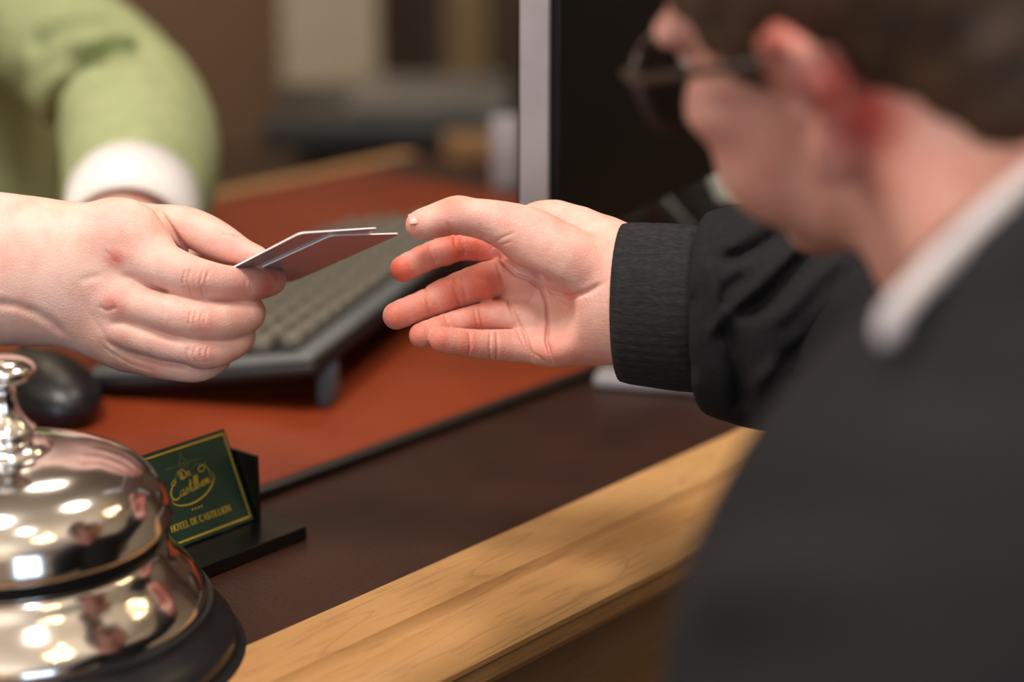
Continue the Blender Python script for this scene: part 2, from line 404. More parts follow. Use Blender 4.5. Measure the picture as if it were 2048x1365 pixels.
        for a in range(3):
            b_, c_ = (a + 1) % 3, (a + 2) % 3
            s0 = [slice(None)] * 3; s1 = [slice(None)] * 3; s0[a] = slice(0, -1); s1[a] = slice(1, None)
            ch = I[tuple(s0)] != I[tuple(s1)]; pts = np.argwhere(ch)
            pts = pts[(pts[:, b_] > 0) & (pts[:, c_] > 0) & (pts[:, b_] < n[b_] - 1) & (pts[:, c_] < n[c_] - 1)]
            ins = I[tuple(pts.T)]
            def g(db, dc):
                p = pts.copy(); p[:, b_] += db; p[:, c_] += dc; return idx[tuple(p.T)]
            q = np.stack([g(-1, -1), g(0, -1), g(0, 0), g(-1, 0)], 1)
            q[~ins] = q[~ins][:, ::-1]; Q.append(q)
        return V, np.concatenate(Q)
def relax(V, Q, it=2, f=.5):
    e = np.concatenate([Q[:, [0, 1]], Q[:, [1, 2]], Q[:, [2, 3]], Q[:, [3, 0]]]); e = np.concatenate([e, e[:, ::-1]])
    deg = np.bincount(e[:, 0], minlength=len(V)).astype(float)
    for k in range(it):
        for ff in (f, -f * 1.02):
            S_ = np.stack([np.bincount(e[:, 0], V[e[:, 1], i], minlength=len(V)) for i in range(3)], 1) / deg[:, None]
            V = V + ff * (S_ - V)
    return V
def smooth_plain(V, Q, it=1, f=.5):
    e = np.concatenate([Q[:, [0, 1]], Q[:, [1, 2]], Q[:, [2, 3]], Q[:, [3, 0]]]); e = np.concatenate([e, e[:, ::-1]])
    deg = np.bincount(e[:, 0], minlength=len(V)).astype(float)
    for k in range(it):
        S_ = np.stack([np.bincount(e[:, 0], V[e[:, 1], i], minlength=len(V)) for i in range(3)], 1) / deg[:, None]
        V = V + f * (S_ - V)
    return V
def join(parts):
    vs, fs, o = [], [], 0
    for V, Q in parts: vs.append(V); fs.append(Q + o); o += len(V)
    return np.concatenate(vs), np.concatenate(fs)
def flush_shade_of(V, spots, base=0.0):
    f = np.full(len(V), base)
    for c, r, a in spots: f = np.maximum(f, a * np.exp(-((V - np.array(c)) ** 2).sum(1) / r ** 2))
    return np.clip(f, 0, 1)
def pc(*a):                                                           # px, py, z, radius
    return tuple(P(a[0], a[1], a[2])) + (a[3],)
def PB(x0, y0, x1, y1, z0, z1):
    c = np.array([P(x, y, z) for x in (x0, x1) for y in (y0, y1) for z in (z0, z1)]); return c.min(0), c.max(0)
XY = lambda pts, z=0: [P(x, y, z)[:2] for x, y in pts]

# ================================================================== THE GUEST'S OPEN HAND (palm to the lens)
def guest_hand():
    q = lambda cx, cy: (740 + cx / 2.904, 360 + cy / 2.904)
    F = Field(*PB(745, 370, 1330, 800, -4.6, 3.6), .062)
    fing = F.new()
    idx = [pc(1060, 500, -2.2, .95), pc(990, 497, -2.6, .80), pc(925, 493, -2.5, .76), pc(866, 510, -1.7, .74), pc(806, 538, -.7, .70)]
    mid = [pc(1060, 560, -1.6, 1.05), pc(1000, 556, -1.9, 1.02), pc(920, 580, -1.8, .95), pc(850, 608, -1.2, .76), pc(793, 632, -.5, .74)]
    rin = [pc(1070, 635, -1.2, .95), pc(1010, 630, -1.5, .82), pc(950, 638, -1.3, .72), pc(893, 653, -.6, .66), pc(843, 671, .2, .66)]
    pin = [pc(1090, 690, -.6, .95), pc(1040, 692, -.7, .88), pc(990, 690, -.4, .80), pc(936, 687, .2, .74), pc(884, 679, .7, .68)]
    for ch in (idx, mid, rin, pin):
        f = F.new(); F.chain(f, ch, .12); fing = smin(fing, f, .05)
    # joint pads
    for c in (pc(892, 503, -1.9, .72), pc(968, 565, -1.6, .98), pc(885, 593, -1.4, .84)):
        F.ell(fing, c[:3], (c[3],) * 3, k=.25)
    palm = F.new()
    zf = (np.array([0, 0, 1.]), 1.45)
    F.cone(palm, P(1230, 590, -1.2), P(1050, 520, -2.2), 2.5, 1.4, .5, zf)
    F.cone(palm, P(1230, 600, -1.2), P(1060, 590, -1.9), 2.6, 1.5, .5, zf)
    F.cone(palm, P(1220, 640, -1.0), P(1080, 665, -1.2), 2.3, 1.35, .5, zf)
    F.chain(palm, [pc(1215, 660, -.4, 1.55), pc(1140, 685, -.3, 1.15), pc(1080, 695, -.6, .88)], .5)                 # heel of the little finger side
    F.chain(palm, [pc(1420, 610, 1.4, 3.3), pc(1300, 595, .6, 3.1), pc(1225, 588, -.4, 3.3)], .8, (np.array([0, 0, 1.]), 1.35))   # wrist
    F.chain(palm, [pc(1240, 520, -.8, 1.9), pc(1110, 455, -1.6, 1.35), pc(1050, 470, -1.9, 1.2)], .5)                # top edge of the hand
    th = F.new()
    F.chain(th, [pc(1210, 560, 0.2, 1.75), pc(1130, 520, .8, 1.75), pc(1060, 475, .9, 1.5), pc(1000, 448, .9, 1.13), pc(950, 436, 1.0, .93),
                 pc(905, 433, 1.1, .90), pc(868, 443, 1.0, .80), pc(838, 450, .8, .70)], .25)
    F.ell(th, P(918, 424, 1.0), (.85, .75, .8), k=.4)
    D = smin(palm, fing, .22)
    D = smin(D, th, .38)
    # hollow of the palm
    F.ell(D, P(1085, 610, .9), (1.5, 1.9, .95), k=1.1, cut=True)
    gz = (-2.6, 4)
    cr = lambda pts, w, d, zr=gz: F.groove(D, XY([q(*p) for p in pts], 0), w, d, zr)
    # life line hugging the ball of the thumb
    cr([(735, 400), (780, 490), (850, 550), (930, 580), (1000, 630), (1030, 720), (1035, 830), (1025, 940), (1060, 1060)], .09, .20)
    cr([(800, 680), (850, 800), (900, 900), (950, 1050)], .08, .14)
    cr([(1000, 620), (1080, 650), (1160, 680), (1250, 660), (1340, 610)], .14, .17)
    cr([(1040, 640), (1120, 720), (1170, 760)], .06, .06)
    cr([(860, 760), (930, 700), (960, 650)], .05, .05)
    cr([(1080, 700), (1100, 760), (1130, 820)], .05, .05)
    cr([(940, 1000), (1000, 1040), (1050, 1085)], .05, .05)
    cr([(730, 470), (760, 560), (790, 670)], .07, .10)
    cr([(800, 700), (830, 800), (850, 860)], .07, .09)
    cr([(850, 860), (890, 950), (945, 1060)], .07, .09)
    cr([(700, 390), (760, 350), (840, 320)], .06, .06)
    cr([(760, 390), (820, 370)], .05, .05)
    # finger creases
    for pts in ([(330, 350), (350, 420), (375, 490)], [(480, 320), (490, 380), (510, 435)], [(520, 320), (535, 370), (550, 430)],
                [(310, 620), (330, 700), (345, 790)], [(470, 560), (490, 650), (525, 740)], [(520, 555), (545, 640), (560, 730)],
                [(430, 780), (450, 830), (470, 860)], [(600, 745), (615, 810), (625, 870)], [(635, 745), (645, 810), (650, 865)],
                [(575, 885), (585, 960), (570, 1035)], [(735, 880), (740, 960), (735, 1055)], [(700, 880), (695, 960), (700, 1050)]):
        cr(pts, .06, .095)
    # thumb wrinkles and the fold at the wrist
    cr([(455, 260), (470, 300), (490, 325)], .05, .06); cr([(640, 270), (655, 330), (650, 365)], .05, .03)
    for k in range(5): cr([(1215 + 30 * k, 640), (1235 + 30 * k, 700 + 6 * k), (1260 + 30 * k, 730)], .05, .025)
    V, Q = F.mesh(D); V = relax(V, Q, 3); V = smooth_plain(V, Q, 1, .4)
    sp = [(P(*q(a, b), z), r, s) for a, b, z, r, s in
          [(170, 530, -.2, 1.1, 1.00), (300, 430, -1.2, 1.3, 0.74), (480, 390, -2, 1.4, 1.00), (620, 380, -2, 1.4, 0.94), (150, 790, .1, 1.0, 0.81), (300, 720, -.8, 1.3, 0.68),
           (480, 640, -1, 1.4, 0.81), (650, 600, -1, 1.5, 0.94), (280, 900, .6, .9, 0.74), (450, 830, 0, 1.2, 0.47), (620, 810, -.5, 1.2, 0.57), (400, 930, 1.3, .9, 0.68),
           (560, 960, .6, 1.1, 0.61), (760, 960, .2, 1.3, 0.30), (760, 460, -1, 1.0, 0.60), (850, 650, -.5, 1.3, 0.35), (1000, 960, .2, 1.4, 0.35), (1150, 1040, .2, 1.3, 0.40), (1240, 950, .3, 1.0, 0.30),
           (470, 150, 1.8, .7, 0.54), (450, 300, 1.6, .8, 0.61), (240, 270, 1.4, .7, 0.47), (800, 350, 1.4, 1.1, 0.30), (1200, 690, .6, .8, 0.40), (740, 780, -.6, .8, 0.30)]]
    return V, Q, flush_shade_of(V, sp)

# ================================================================== THE CLERK'S HAND (back to the lens)
def clerk_hand():
    q = lambda cx, cy: (cx / 2.904, 350 + cy / 2.904)
    F = Field(*PB(-230, 375, 600, 790, -5.5, 2.8), .066)
    F2 = lambda: F.new()
    idx = [pc(225, 505, -.5, 1.3), pc(300, 523, .15, 1.22), pc(350, 540, .5, 1.22), pc(400, 556, .55, 1.17), pc(450, 563, .1, 1.0), pc(490, 567, -.7, .94), pc(526, 566, -1.9, .82), pc(546, 563, -3.1, .68), pc(548, 557, -4.3, .55)]
    mid = [pc(190, 590, -.6, 1.2), pc(285, 611, .35, 1.08), pc(345, 629, .7, 1.08), pc(408, 642, .55, 1.08), pc(455, 641, -.1, 1.0), pc(490, 632, -1.1, .95), pc(496, 620, -2.3, .85), pc(470, 600, -3.2, .8)]
    rin = [pc(200, 650, -.7, 1.1), pc(285, 673, .05, 1.0), pc(345, 690, .25, .95), pc(408, 703, .15, .93), pc(448, 694, -.6, .88), pc(474, 680, -1.4, .82), pc(478, 668, -2.5, .78), pc(440, 650, -3.3, .75)]
    pin = [pc(200, 670, -1.2, 1.1), pc(285, 714, -.8, .92), pc(345, 731, -.6, .78), pc(392, 737, -.7, .72), pc(420, 727, -1.3, .72), pc(438, 712, -2.1, .7), pc(420, 700, -3, .7)]
    fing = F.new()
    for ch in (idx, mid, rin, pin):
        f = F.new(); F.chain(f, ch, .12); fing = smin(fing, f, .06)
    th = F.new()
    F.chain(th, [pc(150, 490, -2.0, 1.7), pc(240, 462, -2.2, 1.55), pc(310, 455, -2.3, 1.2), pc(362, 455, -2.0, 1.12), pc(405, 470, -1.8, 1.12), pc(445, 489, -1.6, 1.0), pc(485, 507, -1.35, .74), pc(518, 515, -1.25, .54)], .2)
    palm = F.new(); zf = (np.array([0, 0, 1.]), 1.5)
    F.chain(palm, [pc(130, 530, -.9, 2.9), pc(200, 495, -.4, 2.1), pc(248, 478, -.2, 1.85), pc(292, 506, -.2, 1.45)], .6, zf)
    F.cone(palm, P(130, 560, -.9), P(240, 590, .0), 2.9, 1.75, .6, zf)
    F.cone(palm, P(130, 590, -.9), P(242, 652, -.3), 2.5, 1.6, .6, zf)
    F.chain(palm, [pc(120, 605, -1.0, 1.9), pc(190, 650, -1.2, 1.5), pc(260, 700, -1.3, 1.15)], .6)
    F.chain(palm, [pc(-330, 520, -3.0, 4.2), pc(-100, 532, -1.6, 3.8), pc(20, 540, -1.1, 3.6), pc(125, 545, -1.0, 3.3)], .9, (np.array([0, 0, 1.]), 1.3))
    F.cone(palm, P(280, 600, -2.2), P(400, 640, -2.2), 1.9, 1.6, .6); F.cone(palm, P(285, 572, -.55), P(370, 598, -.45), .85, .7, .3); F.cone(palm, P(270, 580, -1.1), P(420, 605, -1.2), 1.2, .8, .4); F.cone(palm, P(270, 650, -1.2), P(420, 670, -1.2), 1.1, .8, .4)
    D = smin(palm, fing, .45)
    D = smin(D, th, .25)
    gz = (-.9, 4)
    cr = lambda pts, w, d, zr=gz: F.groove(D, XY([q(*p) for p in pts], 0), w, d, zr)
    # knuckle bones and tendons
    for c, r, a in ((P(236, 514, 1.2), .55, -.10), (P(214, 608, 1.5), .6, -.14), (P(236, 672, 1.1), .5, -.08), (P(398, 562, 1.5), .45, -.06), (P(406, 643, 1.5), .45, -.07), (P(404, 706, 1.0), .4, -.06)):
        F.ridge3(D, [c, c + .01], r, a)
    # fold between thumb and first finger
    cr([(895, 185), (940, 250), (985, 320), (1045, 405), (1110, 450), (1180, 480), (1300, 515), (1430, 530)], .13, .22, (-3, 4))
    cr([(940, 240), (990, 310), (1040, 390)], .07, .12, (-3, 4))
    # valleys running back from between the fingers
    cr([(720, 590), (790, 605), (900, 660), (1010, 705)], .2, .10)
    cr([(650, 870), (740, 860), (820, 890), (930, 930), (1080, 965)], .18, .13)
    cr([(620, 960), (700, 1010), (800, 1050), (950, 1090), (1130, 1110)], .16, .14)
    cr([(500, 620), (560, 600), (620, 590)], .2, .06)
    cr([(0, 745), (130, 760), (240, 800), (330, 860), (390, 930)], .25, .16)
    cr([(480, 600), (490, 680), (540, 800), (600, 900), (680, 1000)], .14, .025)
    cr([(590, 980), (660, 1040), (760, 1100), (900, 1140)], .09, .04)
    cr([(595, 765), (645, 792), (705, 772)], .09, .07); cr([(630, 440), (665, 470), (700, 520)], .08, .04)
    # wrinkles over the middle joints
    for x0, y0, y1 in ((1095, 560, 700), (1125, 550, 710), (1165, 555, 715), (1195, 560, 715), (1225, 560, 700)):
        cr([(x0 + 12, y0), (x0 - 6, (y0 + y1) / 2), (x0 + 14, y1)], .05, .10 if x0 != 1165 else .04)
    for x0 in (1130, 1160, 1195, 1215): cr([(x0 + 10, 790), (x0 - 4, 860), (x0 + 14, 930)], .05, .085)
    for x0 in (1110, 1145, 1185, 1215): cr([(x0 + 8, 1000), (x0 - 2, 1050), (x0 + 8, 1095)], .05, .08)
    for x0 in (1440, 1465): cr([(x0, 600), (x0 - 8, 650), (x0 + 8, 715)], .045, .03)
    for k in range(3): cr([(1270 + 34 * k, 345 + 8 * k), (1310 + 26 * k, 340 + 10 * k), (1360 + 20 * k, 352 + 10 * k)], .05, .055, (-3, 4))
    for k in range(4): cr([(640 + 26 * k, 450), (650 + 26 * k, 480), (640 + 26 * k, 520)], .05, .02)
    for k in range(4): cr([(600 + 26 * k, 740), (620 + 26 * k, 770), (610 + 26 * k, 810)], .05, .025)
    V, Q = F.mesh(D); V = relax(V, Q, 3); V = smooth_plain(V, Q, 1, .4)
    sp = [(P(*q(a, b), z), r, s) for a, b, z, r, s in
          [(670, 485, 1.3, .55, .80), (640, 745, 1.5, .5, .8), (690, 790, 1.4, .5, .55), (690, 480, 1.3, .9, .3), (650, 760, 1.5, .8, .3), (1150, 620, 1.5, .9, .35), (1400, 650, .6, 1.0, .45), (1550, 650, -.8, 1.0, .75), (1620, 590, -1.4, .7, .8),
           (1190, 850, 1.5, .9, .38), (1400, 860, .6, 1.0, .3), (1190, 1060, 1.1, .8, .4), (100, 440, 1.4, .7, .2), (1350, 480, -1.2, 1.2, .3), (1100, 420, -1.2, 1.0, .25), (950, 950, .6, 1.3, .18),
           (700, 950, 1, .8, .22), (1500, 500, -1.6, .6, .25), (900, 1120, -.2, 1.4, .25)]]
    return V, Q, flush_shade_of(V, sp)

def to_world(V): return W(V)
def nail(name, c, n, t, hw, hl, parent, col=NAIL):
    """small curved nail plate: centre, outward normal, long axis (camera frame), half width / length"""
    n = np.array(n, float); n /= np.linalg.norm(n); t = np.array(t, float); t -= n * t.dot(n); t /= np.linalg.norm(t); s = np.cross(n, t)
    vs, fs, N = [], [], 12
    for lay in (0, -.03):
        for i in range(N + 1):
            for j in range(N + 1):
                u = (i / N * 2 - 1); v = (j / N * 2 - 1); w = math.sqrt(max(0, 1 - .35 * v * v)); 
                uu = u * w; vs.append(np.array(c) + s * hw * uu + t * hl * v + n * (lay - .25 * hw * uu * uu - .1 * hl * v * v))
    M = (N + 1) ** 2; ix = lambda l, i, j: l * M + i * (N + 1) + j
    for i in range(N):
        for j in range(N):
            fs.append([ix(0, i, j), ix(0, i, j + 1), ix(0, i + 1, j + 1), ix(0, i + 1, j)]); fs.append([ix(1, i, j), ix(1, i + 1, j), ix(1, i + 1, j + 1), ix(1, i, j + 1)])
    for i in range(N):
        for a, b in (((i, 0), (i + 1, 0)), ((i + 1, N), (i, N)), ((0, i + 1), (0, i)), ((N, i), (N, i + 1))):
            fs.append([ix(0, *a), ix(0, *b), ix(1, *b), ix(1, *a)])
    return mesh_obj(name, W(np.array(vs)), fs, col, parent, True)

# ================================================================== THE GUEST: head, body, clothes
PHI, THE, RHO = R(49), R(15), 24
_f = np.array([-math.cos(PHI) * math.cos(THE), math.sin(PHI) * math.cos(THE), -math.sin(THE)]); _u = np.array([-math.sin(THE) * math.cos(PHI), math.sin(THE) * math.sin(PHI), math.cos(THE)])
hf = np.array([_f @ RT, _f @ UP, -(_f @ FW)]); hu = np.array([_u @ RT, _u @ UP, -(_u @ FW)]); hu -= hf * hu.dot(hf); hu /= np.linalg.norm(hu)
hl_ = np.cross(hu, hf)
rho = R(RHO); hu, hl_ = hu * math.cos(rho) + hl_ * math.sin(rho), hl_ * math.cos(rho) - hu * math.sin(rho)
HS = .9; EARP = P(1608, 188, 34); HC = EARP - 7.4 * HS * hl_
def H(f, l, u): return HC + HS * (f * hf + l * hl_ + u * hu)
HAX = (hf, hl_, hu)
def head_field(h=.26):
    lo = HC - 15.5; hi = HC + 15.5; lo[1] -= 6; hi[0] += 8
    return Field(lo, hi, h)
def aim_head(c, f, up, sc):
    global HC, hf, hl_, hu, HAX, HS
    hf = np.array(f, float); hf /= np.linalg.norm(hf); hu = np.array(up, float); hu -= hf * hu.dot(hf); hu /= np.linalg.norm(hu)
    hl_ = np.cross(hu, hf); HC = np.array(c, float); HS = sc; HAX = (hf, hl_, hu)
def eyes(parent):
    for s in (1, -1):
        MB().sphere(W(H(8.15, s * 3.2, 1.25)), 1.22 * HS, 24, 16).build('eye', EYEW, parent, True)
        c = H(8.15, s * 3.2, 1.25) + hf * .80 * HS
        MB().sphere(W(c), .52 * HS, 16, 12).build('iris', IRIS, parent, True)
def guest_head(neck=True):
    F = head_field(); D = F.new()
    F.ell(D, H(-1.0, 0, 3.8), (9.8, 7.5, 8.6), HAX, .5)                 # skull
    F.ell(D, H(3.2, 0, -1.5), (6.6, 6.5, 8.0), HAX, 1.5)                # face mass
    if neck: F.cone(D, H(4.5, 0, -6.0), P(1990, 470, 31), 3.0, 3.4, 1.5)
    F.ell(D, H(5.0, 0, -5.6), (4.8, 5.3, 4.2), HAX, 1.5)                # jaw
    F.ell(D, H(8.2, 0, -8.6), (1.9, 2.2, 1.7), HAX, 1.2)                # chin
    for s in (1, -1):
        F.cone(D, H(0.6, s * 5.6, -4.8), H(7.6, s * 2.2, -8.6), 1.4, 1.3, 1.2); F.ell(D, H(6.6, s * 3.7, -4.2), (2.6, 2.8, 3.0), HAX, 1.2)   # jaw line
        F.ell(D, H(6.8, s * 4.2, -.8), (2.2, 2.4, 1.7), HAX, 1.2)       # cheekbone
        F.ell(D, H(9.2, s * 3.3, 1.4), (1.2, 1.6, 1.0), HAX, .6, cut=True)  # eye socket
        F.ell(D, H(8.0, s * 3.2, 1.75), (1.3, 1.4, .95), HAX, .25)       # upper lid over the eyeball
        F.cone(D, H(9.2, s * 1.0, 2.9), H(7.6, s * 5.2, 3.0), .8, .7, .7)   # brow
    F.cone(D, H(8.8, 0, 1.6), H(10.6, 0, -2.2), .7, .85, .6)           # nose
    for s in (1, -1): F.ell(D, H(9.8, s * 1.0, -2.8), (.9, .8, .7), HAX, .4)
    F.cone(D, H(9.3, 1.9, -5.0), H(9.3, -1.9, -5.0), .55, .55, .4); F.cone(D, H(9.2, 1.6, -6.0), H(9.2, -1.6, -6.0), .6, .6, .4)
    # neck
    if neck:
        F.cone(D, H(-2.0, 0, -2.5), P(2180, 640, 32), 5.5, 6.8, 2.0)
        F.cone(D, H(-3.4, 5.8, -3.0), P(1960, 640, 36), 2.0, 1.6, 1.6)      # neck muscle
    ear = F.new()
    for s in (1, -1):
        l = 7.3; L = lambda a, b, o=0: H(a * .85 - .2, s * (l + o * .9), b * .86)
        rim = [L(.9, .2, -.1), L(1.1, 1.7, .3), L(.3, 3.0, .8), L(-1.2, 3.6, 1.3), L(-2.5, 2.7, 1.7), L(-2.7, .9, 1.7), L(-1.9, -.9, 1.3), L(-.9, -2.1, .7)]
        for a, b in zip(rim, rim[1:]): F.cone(ear, a, b, .42, .42, .15)
        F.cone(ear, L(-.8, -2.0, 1.1), L(-.1, -3.3, .9), .75, .85, .3)    # lobe
        F.ell(ear, L(-.9, .7, .35), (1.9, .35, 2.6), HAX, .3)            # ear plate
        F.cone(ear, L(-.3, 2.2, .9), L(-1.6, .2, 1.1), .32, .3, .3)      # inner fold
        F.ell(ear, L(.8, -.6, .1), (.45, .5, .6), HAX, .3)               # tragus
        F.ell(ear, L(0, -.2, .9), (.75, .8, .9), HAX, .3, cut=True)
    D = smin(D, ear, .35)
    V, Q = F.mesh(D); V = smooth_plain(V, Q, 2, .5)
    sp = [(H(-1.0, 8.3, 3.2), 1.6, .75), (H(-2.5, 8.4, .6), 1.4, .95), (H(-2.5, 7.3, -1.4), 1.7, .9), (H(-2.6, 6.8, -3.2), 1.9, .5), (H(0, 8.0, -3.0), 1.0, .3), (H(.5, 7.8, 2), 1.6, .5), (H(6, 5, -2), 3.0, .12), (H(8, 3, 5), 3, .15)]  # spots behind the ear paint its dark red shadow; the rest are flushed skin
    return V, Q, flush_shade_of(V, sp)
def guest_hair():
    F = head_field(.26); D = F.new()
    F.ell(D, H(-1.3, 0, 4.5), (10.5, 8.15, 8.9), HAX, .5)
    F.ell(D, H(-5.2, 0, -1.2), (6.4, 7.1, 8.2), HAX, 1.2)
    F.ell(D, H(7.0, 0, 9.6), (3.6, 5.5, 3.0), HAX, 1.5)                 # fringe
    for s in (1, -1): F.ell(D, H(2.2, s * 6.8, 3.6), (1.5, .9, 3.6), HAX, .5)   # sideburn
    # cut the face and the nape free
    def cut(c, r, k=.6): F.ell(D, c, r, HAX, k, cut=True)
    cut(H(10.6, 0, -1.5), (7.0, 12, 8.6)); cut(H(3.2, 9, -6.6), (4.6, 6, 7.0)); cut(H(3.2, -9, -6.6), (4.6, 6, 7.0))
    cut(H(-.9, 9.2, -2.2), (2.7, 3.0, 4.6)); cut(H(-.9, -9.2, -2.2), (2.7, 3.0, 4.6))
    cut(H(-3.5, 0, -15.6), (11, 12, 7.0))
    X, Y, Z = np.meshgrid(*F.ax, indexing='ij', sparse=True)
    D += .07 * np.sin(2.2 * X + 1.3 * Y + .4 * Z + 1.2 * np.sin(.9 * Z)) + .05 * np.sin(1.1 * X - 3.1 * Y + 1.4 * Z) + .06 * np.sin(4.3 * X + 2.0 * Z)
    V, Q = F.mesh(D); V = smooth_plain(V, Q, 1, .5)
    return V, Q
def WB(x0, y0, z0, x1, y1, z1):
    c = np.array([wpt(x, y, z) for x in (x0, x1) for y in (y0, y1) for z in (z0, z1)]); return c.min(0), c.max(0)
def wpt(x, y, z): # world cm -> camera frame
    v = np.array([x, y, z]) - CAM; return np.array([v @ RT, v @ UP, FOC - v @ FW])

def build_guest():
    hipc = P(2400, 2500, 22); hw = W(hipc)
    root = empty('person', (hw[0], hw[1], 0), 'short-haired person in glasses and a black jacket reaching out an open hand for the cards', 'person')
    parts = []; fl = []
    V, Q, f = guest_hand(); parts.append((V, Q)); fl.append(f)
    V, Q, f = guest_head(); parts.append((V, Q)); fl.append(f)
    # body core under the clothes
    F = Field(*PB(1250, 400, 3200, 3000, 5, 46), 1.0)
    D = F.new()
    F.chain(D, [tuple(P(2110, 700, 33)) + (5.5,), tuple(P(2350, 1300, 28)) + (11,), tuple(hipc) + (12,)], 2)
    F.chain(D, [tuple(P(2120, 850, 10)) + (5,), tuple(P(1800, 690, 5)) + (3.6,), tuple(P(1400, 612, 1.2)) + (2.6,)], 1)
    F.chain(D, [tuple(P(1950, 1220, 40)) + (5,), tuple(P(1880, 2000, 44)) + (3.6,)], 1)
    V, Q = F.mesh(D); V = smooth_plain(V, Q, 2); parts.append((V, Q)); fl.append(np.zeros(len(V)))
    V, Q = join(parts); n_hand = len(parts[0][1]); n_head = len(parts[1][1])
    mi = np.zeros(len(Q), 'i4'); mi[n_hand:] = 1
    mesh_obj('body', W(V), Q, None, root, True, mats=[SKIN_B, SKIN_F], midx=mi, flush_shade=np.concatenate(fl))
    V, Q = guest_hair(); mesh_obj('hair', W(V), Q, HAIRM, root, True); eyes(root)
    # thumb nail
    nail('thumb_nail', P(835, 432.5, 1.48), (-.10, .62, .78), (-1, -.14, 0.1), .42, .48, root)
    # ---- jacket
    A = Field(*PB(1310, 330, 1900, 930, -5, 12), .17)
    S1 = A.new()
    A.chain(S1, [pc(1365, 608, .9, 3.5), pc(1415, 614, 1.2, 3.95), pc(1455, 624, 1.5, 4.75), pc(1500, 628, 1.9, 5.45), pc(1570, 636, 2.6, 5.6), pc(1680, 655, 3.6, 5.6), pc(1850, 700, 5.0, 6.2)], .6, (np.array([0, 0, 1.]), 1.15))
    q = lambda cx, cy: (1100 + cx / 2.1, 250 + cy / 2.1)
    def cr(pts, w, d): A.groove(S1, XY([q(*p) for p in pts], 4), w, d * 1.7, (-1, 14))
    cr([(960, 450), (880, 510), (780, 560), (700, 570)], .32, .28)
    cr([(1140, 500), (1010, 600), (940, 680), (860, 760), (760, 810)], .42, .5)
    cr([(700, 780), (720, 700), (800, 640)], .3, .25)
    cr([(690, 830), (740, 900), (780, 1050), (800, 1200)], .45, .4)
    cr([(1290, 650), (1200, 800), (1080, 880), (980, 960), (900, 1000)], .5, .55)
    cr([(600, 700), (570, 800), (560, 920), (600, 1060)], .28, .3)
    cr([(960, 1080), (1060, 1000), (1200, 950)], .5, .45)
    def ri(pts, w, d): cr(pts, w, -d)
    ri([(640, 560), (660, 660), (700, 800), (640, 900)], .35, .2)
    ri([(900, 400), (780, 480), (720, 540)], .4, .15)
    ri([(1180, 560), (1060, 660), (960, 780), (880, 850)], .4, .22)
    ri([(830, 1110), (900, 1000), (1000, 920), (1120, 850)], .4, .25)
    ri([(1010, 520), (900, 620), (800, 720), (720, 790)], .3, .16)
    A.ell(S1, P(1530, 462, 2.2), (1.8, .9, 2.4), k=.9)
    ax = np.array([-.965, 0.02, -.26]); ax /= np.linalg.norm(ax)
    Xs, Ys, Zs = np.meshgrid(*A.ax, indexing='ij', sparse=True); c9 = P(1248, 606, -.1) - ax * 4.15
    S1 = -smin(-S1, -((Xs - c9[0]) * ax[0] + (Ys - c9[1]) * ax[1] + (Zs - c9[2]) * ax[2]), .6)
    V1, Q1 = A.mesh(S1); V1 = smooth_plain(V1, Q1, 2)
    B = Field(*PB(1280, 350, 3300, 2900, -3, 54), .62)
    S2 = B.new()
    B.chain(S2, [pc(1720, 665, 4.0, 5.0), pc(1900, 720, 5.5, 6.0), pc(2180, 860, 12, 7.5)], 1.5)                      # far upper arm
    B.chain(S2, [pc(2330, 900, 34, 8.2), pc(2100, 965, 39, 7.6), pc(1968, 1195, 42, 8.2), pc(1900, 1520, 43, 8.4), pc(1900, 2300, 46, 6)], 1.8)
    B.chain(S2, [pc(2180, 860, 12, 7.5), pc(2200, 900, 25, 8.5), pc(2330, 1000, 34, 8.5)], 2)
    B.chain(S2, [pc(2380, 1200, 28, 13), pc(2400, 1800, 25, 14), tuple(hipc) + (14.5,)], 2.5)
    for pts, w, d in (([P(1500, 1080, 44), P(1700, 1020, 50), P(1950, 1040, 52)], 1.6, .7), ([P(1450, 1330, 46), P(1650, 1250, 52), P(1900, 1180, 52)], 1.5, .7), ([P(1900, 800, 47), P(2050, 780, 48)], 1.5, .5),
                      ([P(1480, 1180, 46), P(1700, 1120, 51), P(1950, 1120, 52)], 1.6, -.5)):
        B.ridge3(S2, pts, w, d)
    B.chain(S2, [pc(1862, 752, 43.2, 1.5), pc(1950, 622, 43, 1.6), pc(2030, 545, 42, 1.7), pc(2115, 475, 39.5, 1.9), pc(2230, 440, 35, 2.2), pc(2330, 460, 27, 2.2)], 1.6)
    # neck opening
    B.cone(S2, H(-1.5, 0, -2.5), P(2110, 700, 33), 6.9, 7.8, .1) if False else None
    V2, Q2 = B.mesh(S2); V2 = smooth_plain(V2, Q2, 3)
    jk = mesh_obj('jacket', W(V2), Q2, JACKET, root, True)
    mesh_obj('sleeve', W(V1), Q1, JACKET, jk, True)
    # cuff: a hollow ribbed band round the wrist
    ax = np.array([-.965, 0.02, -.26]); ax /= np.linalg.norm(ax); up = np.array([.03, 1, 0]); up -= ax * up.dot(ax); up /= np.linalg.norm(up); dp = np.cross(ax, up)
    if dp[2] < 0: dp = -dp
    c0 = P(1248, 606, -.1); c1 = c0 - ax * 4.3 + np.array([0, -.25, 0])
    vs, fs, N = [], [], 200
    prof = [(0.35, .80, .80), (.0, .86, .84), (-.02, .98, .97), (.10, 1.0, 1.0), (.3, 1.005, 1.0), (.5, 1.01, 1.0), (.7, 1.01, 1.0), (.88, 1.0, 1.0), (1.0, .93, .94), (1.04, .6, .6)]
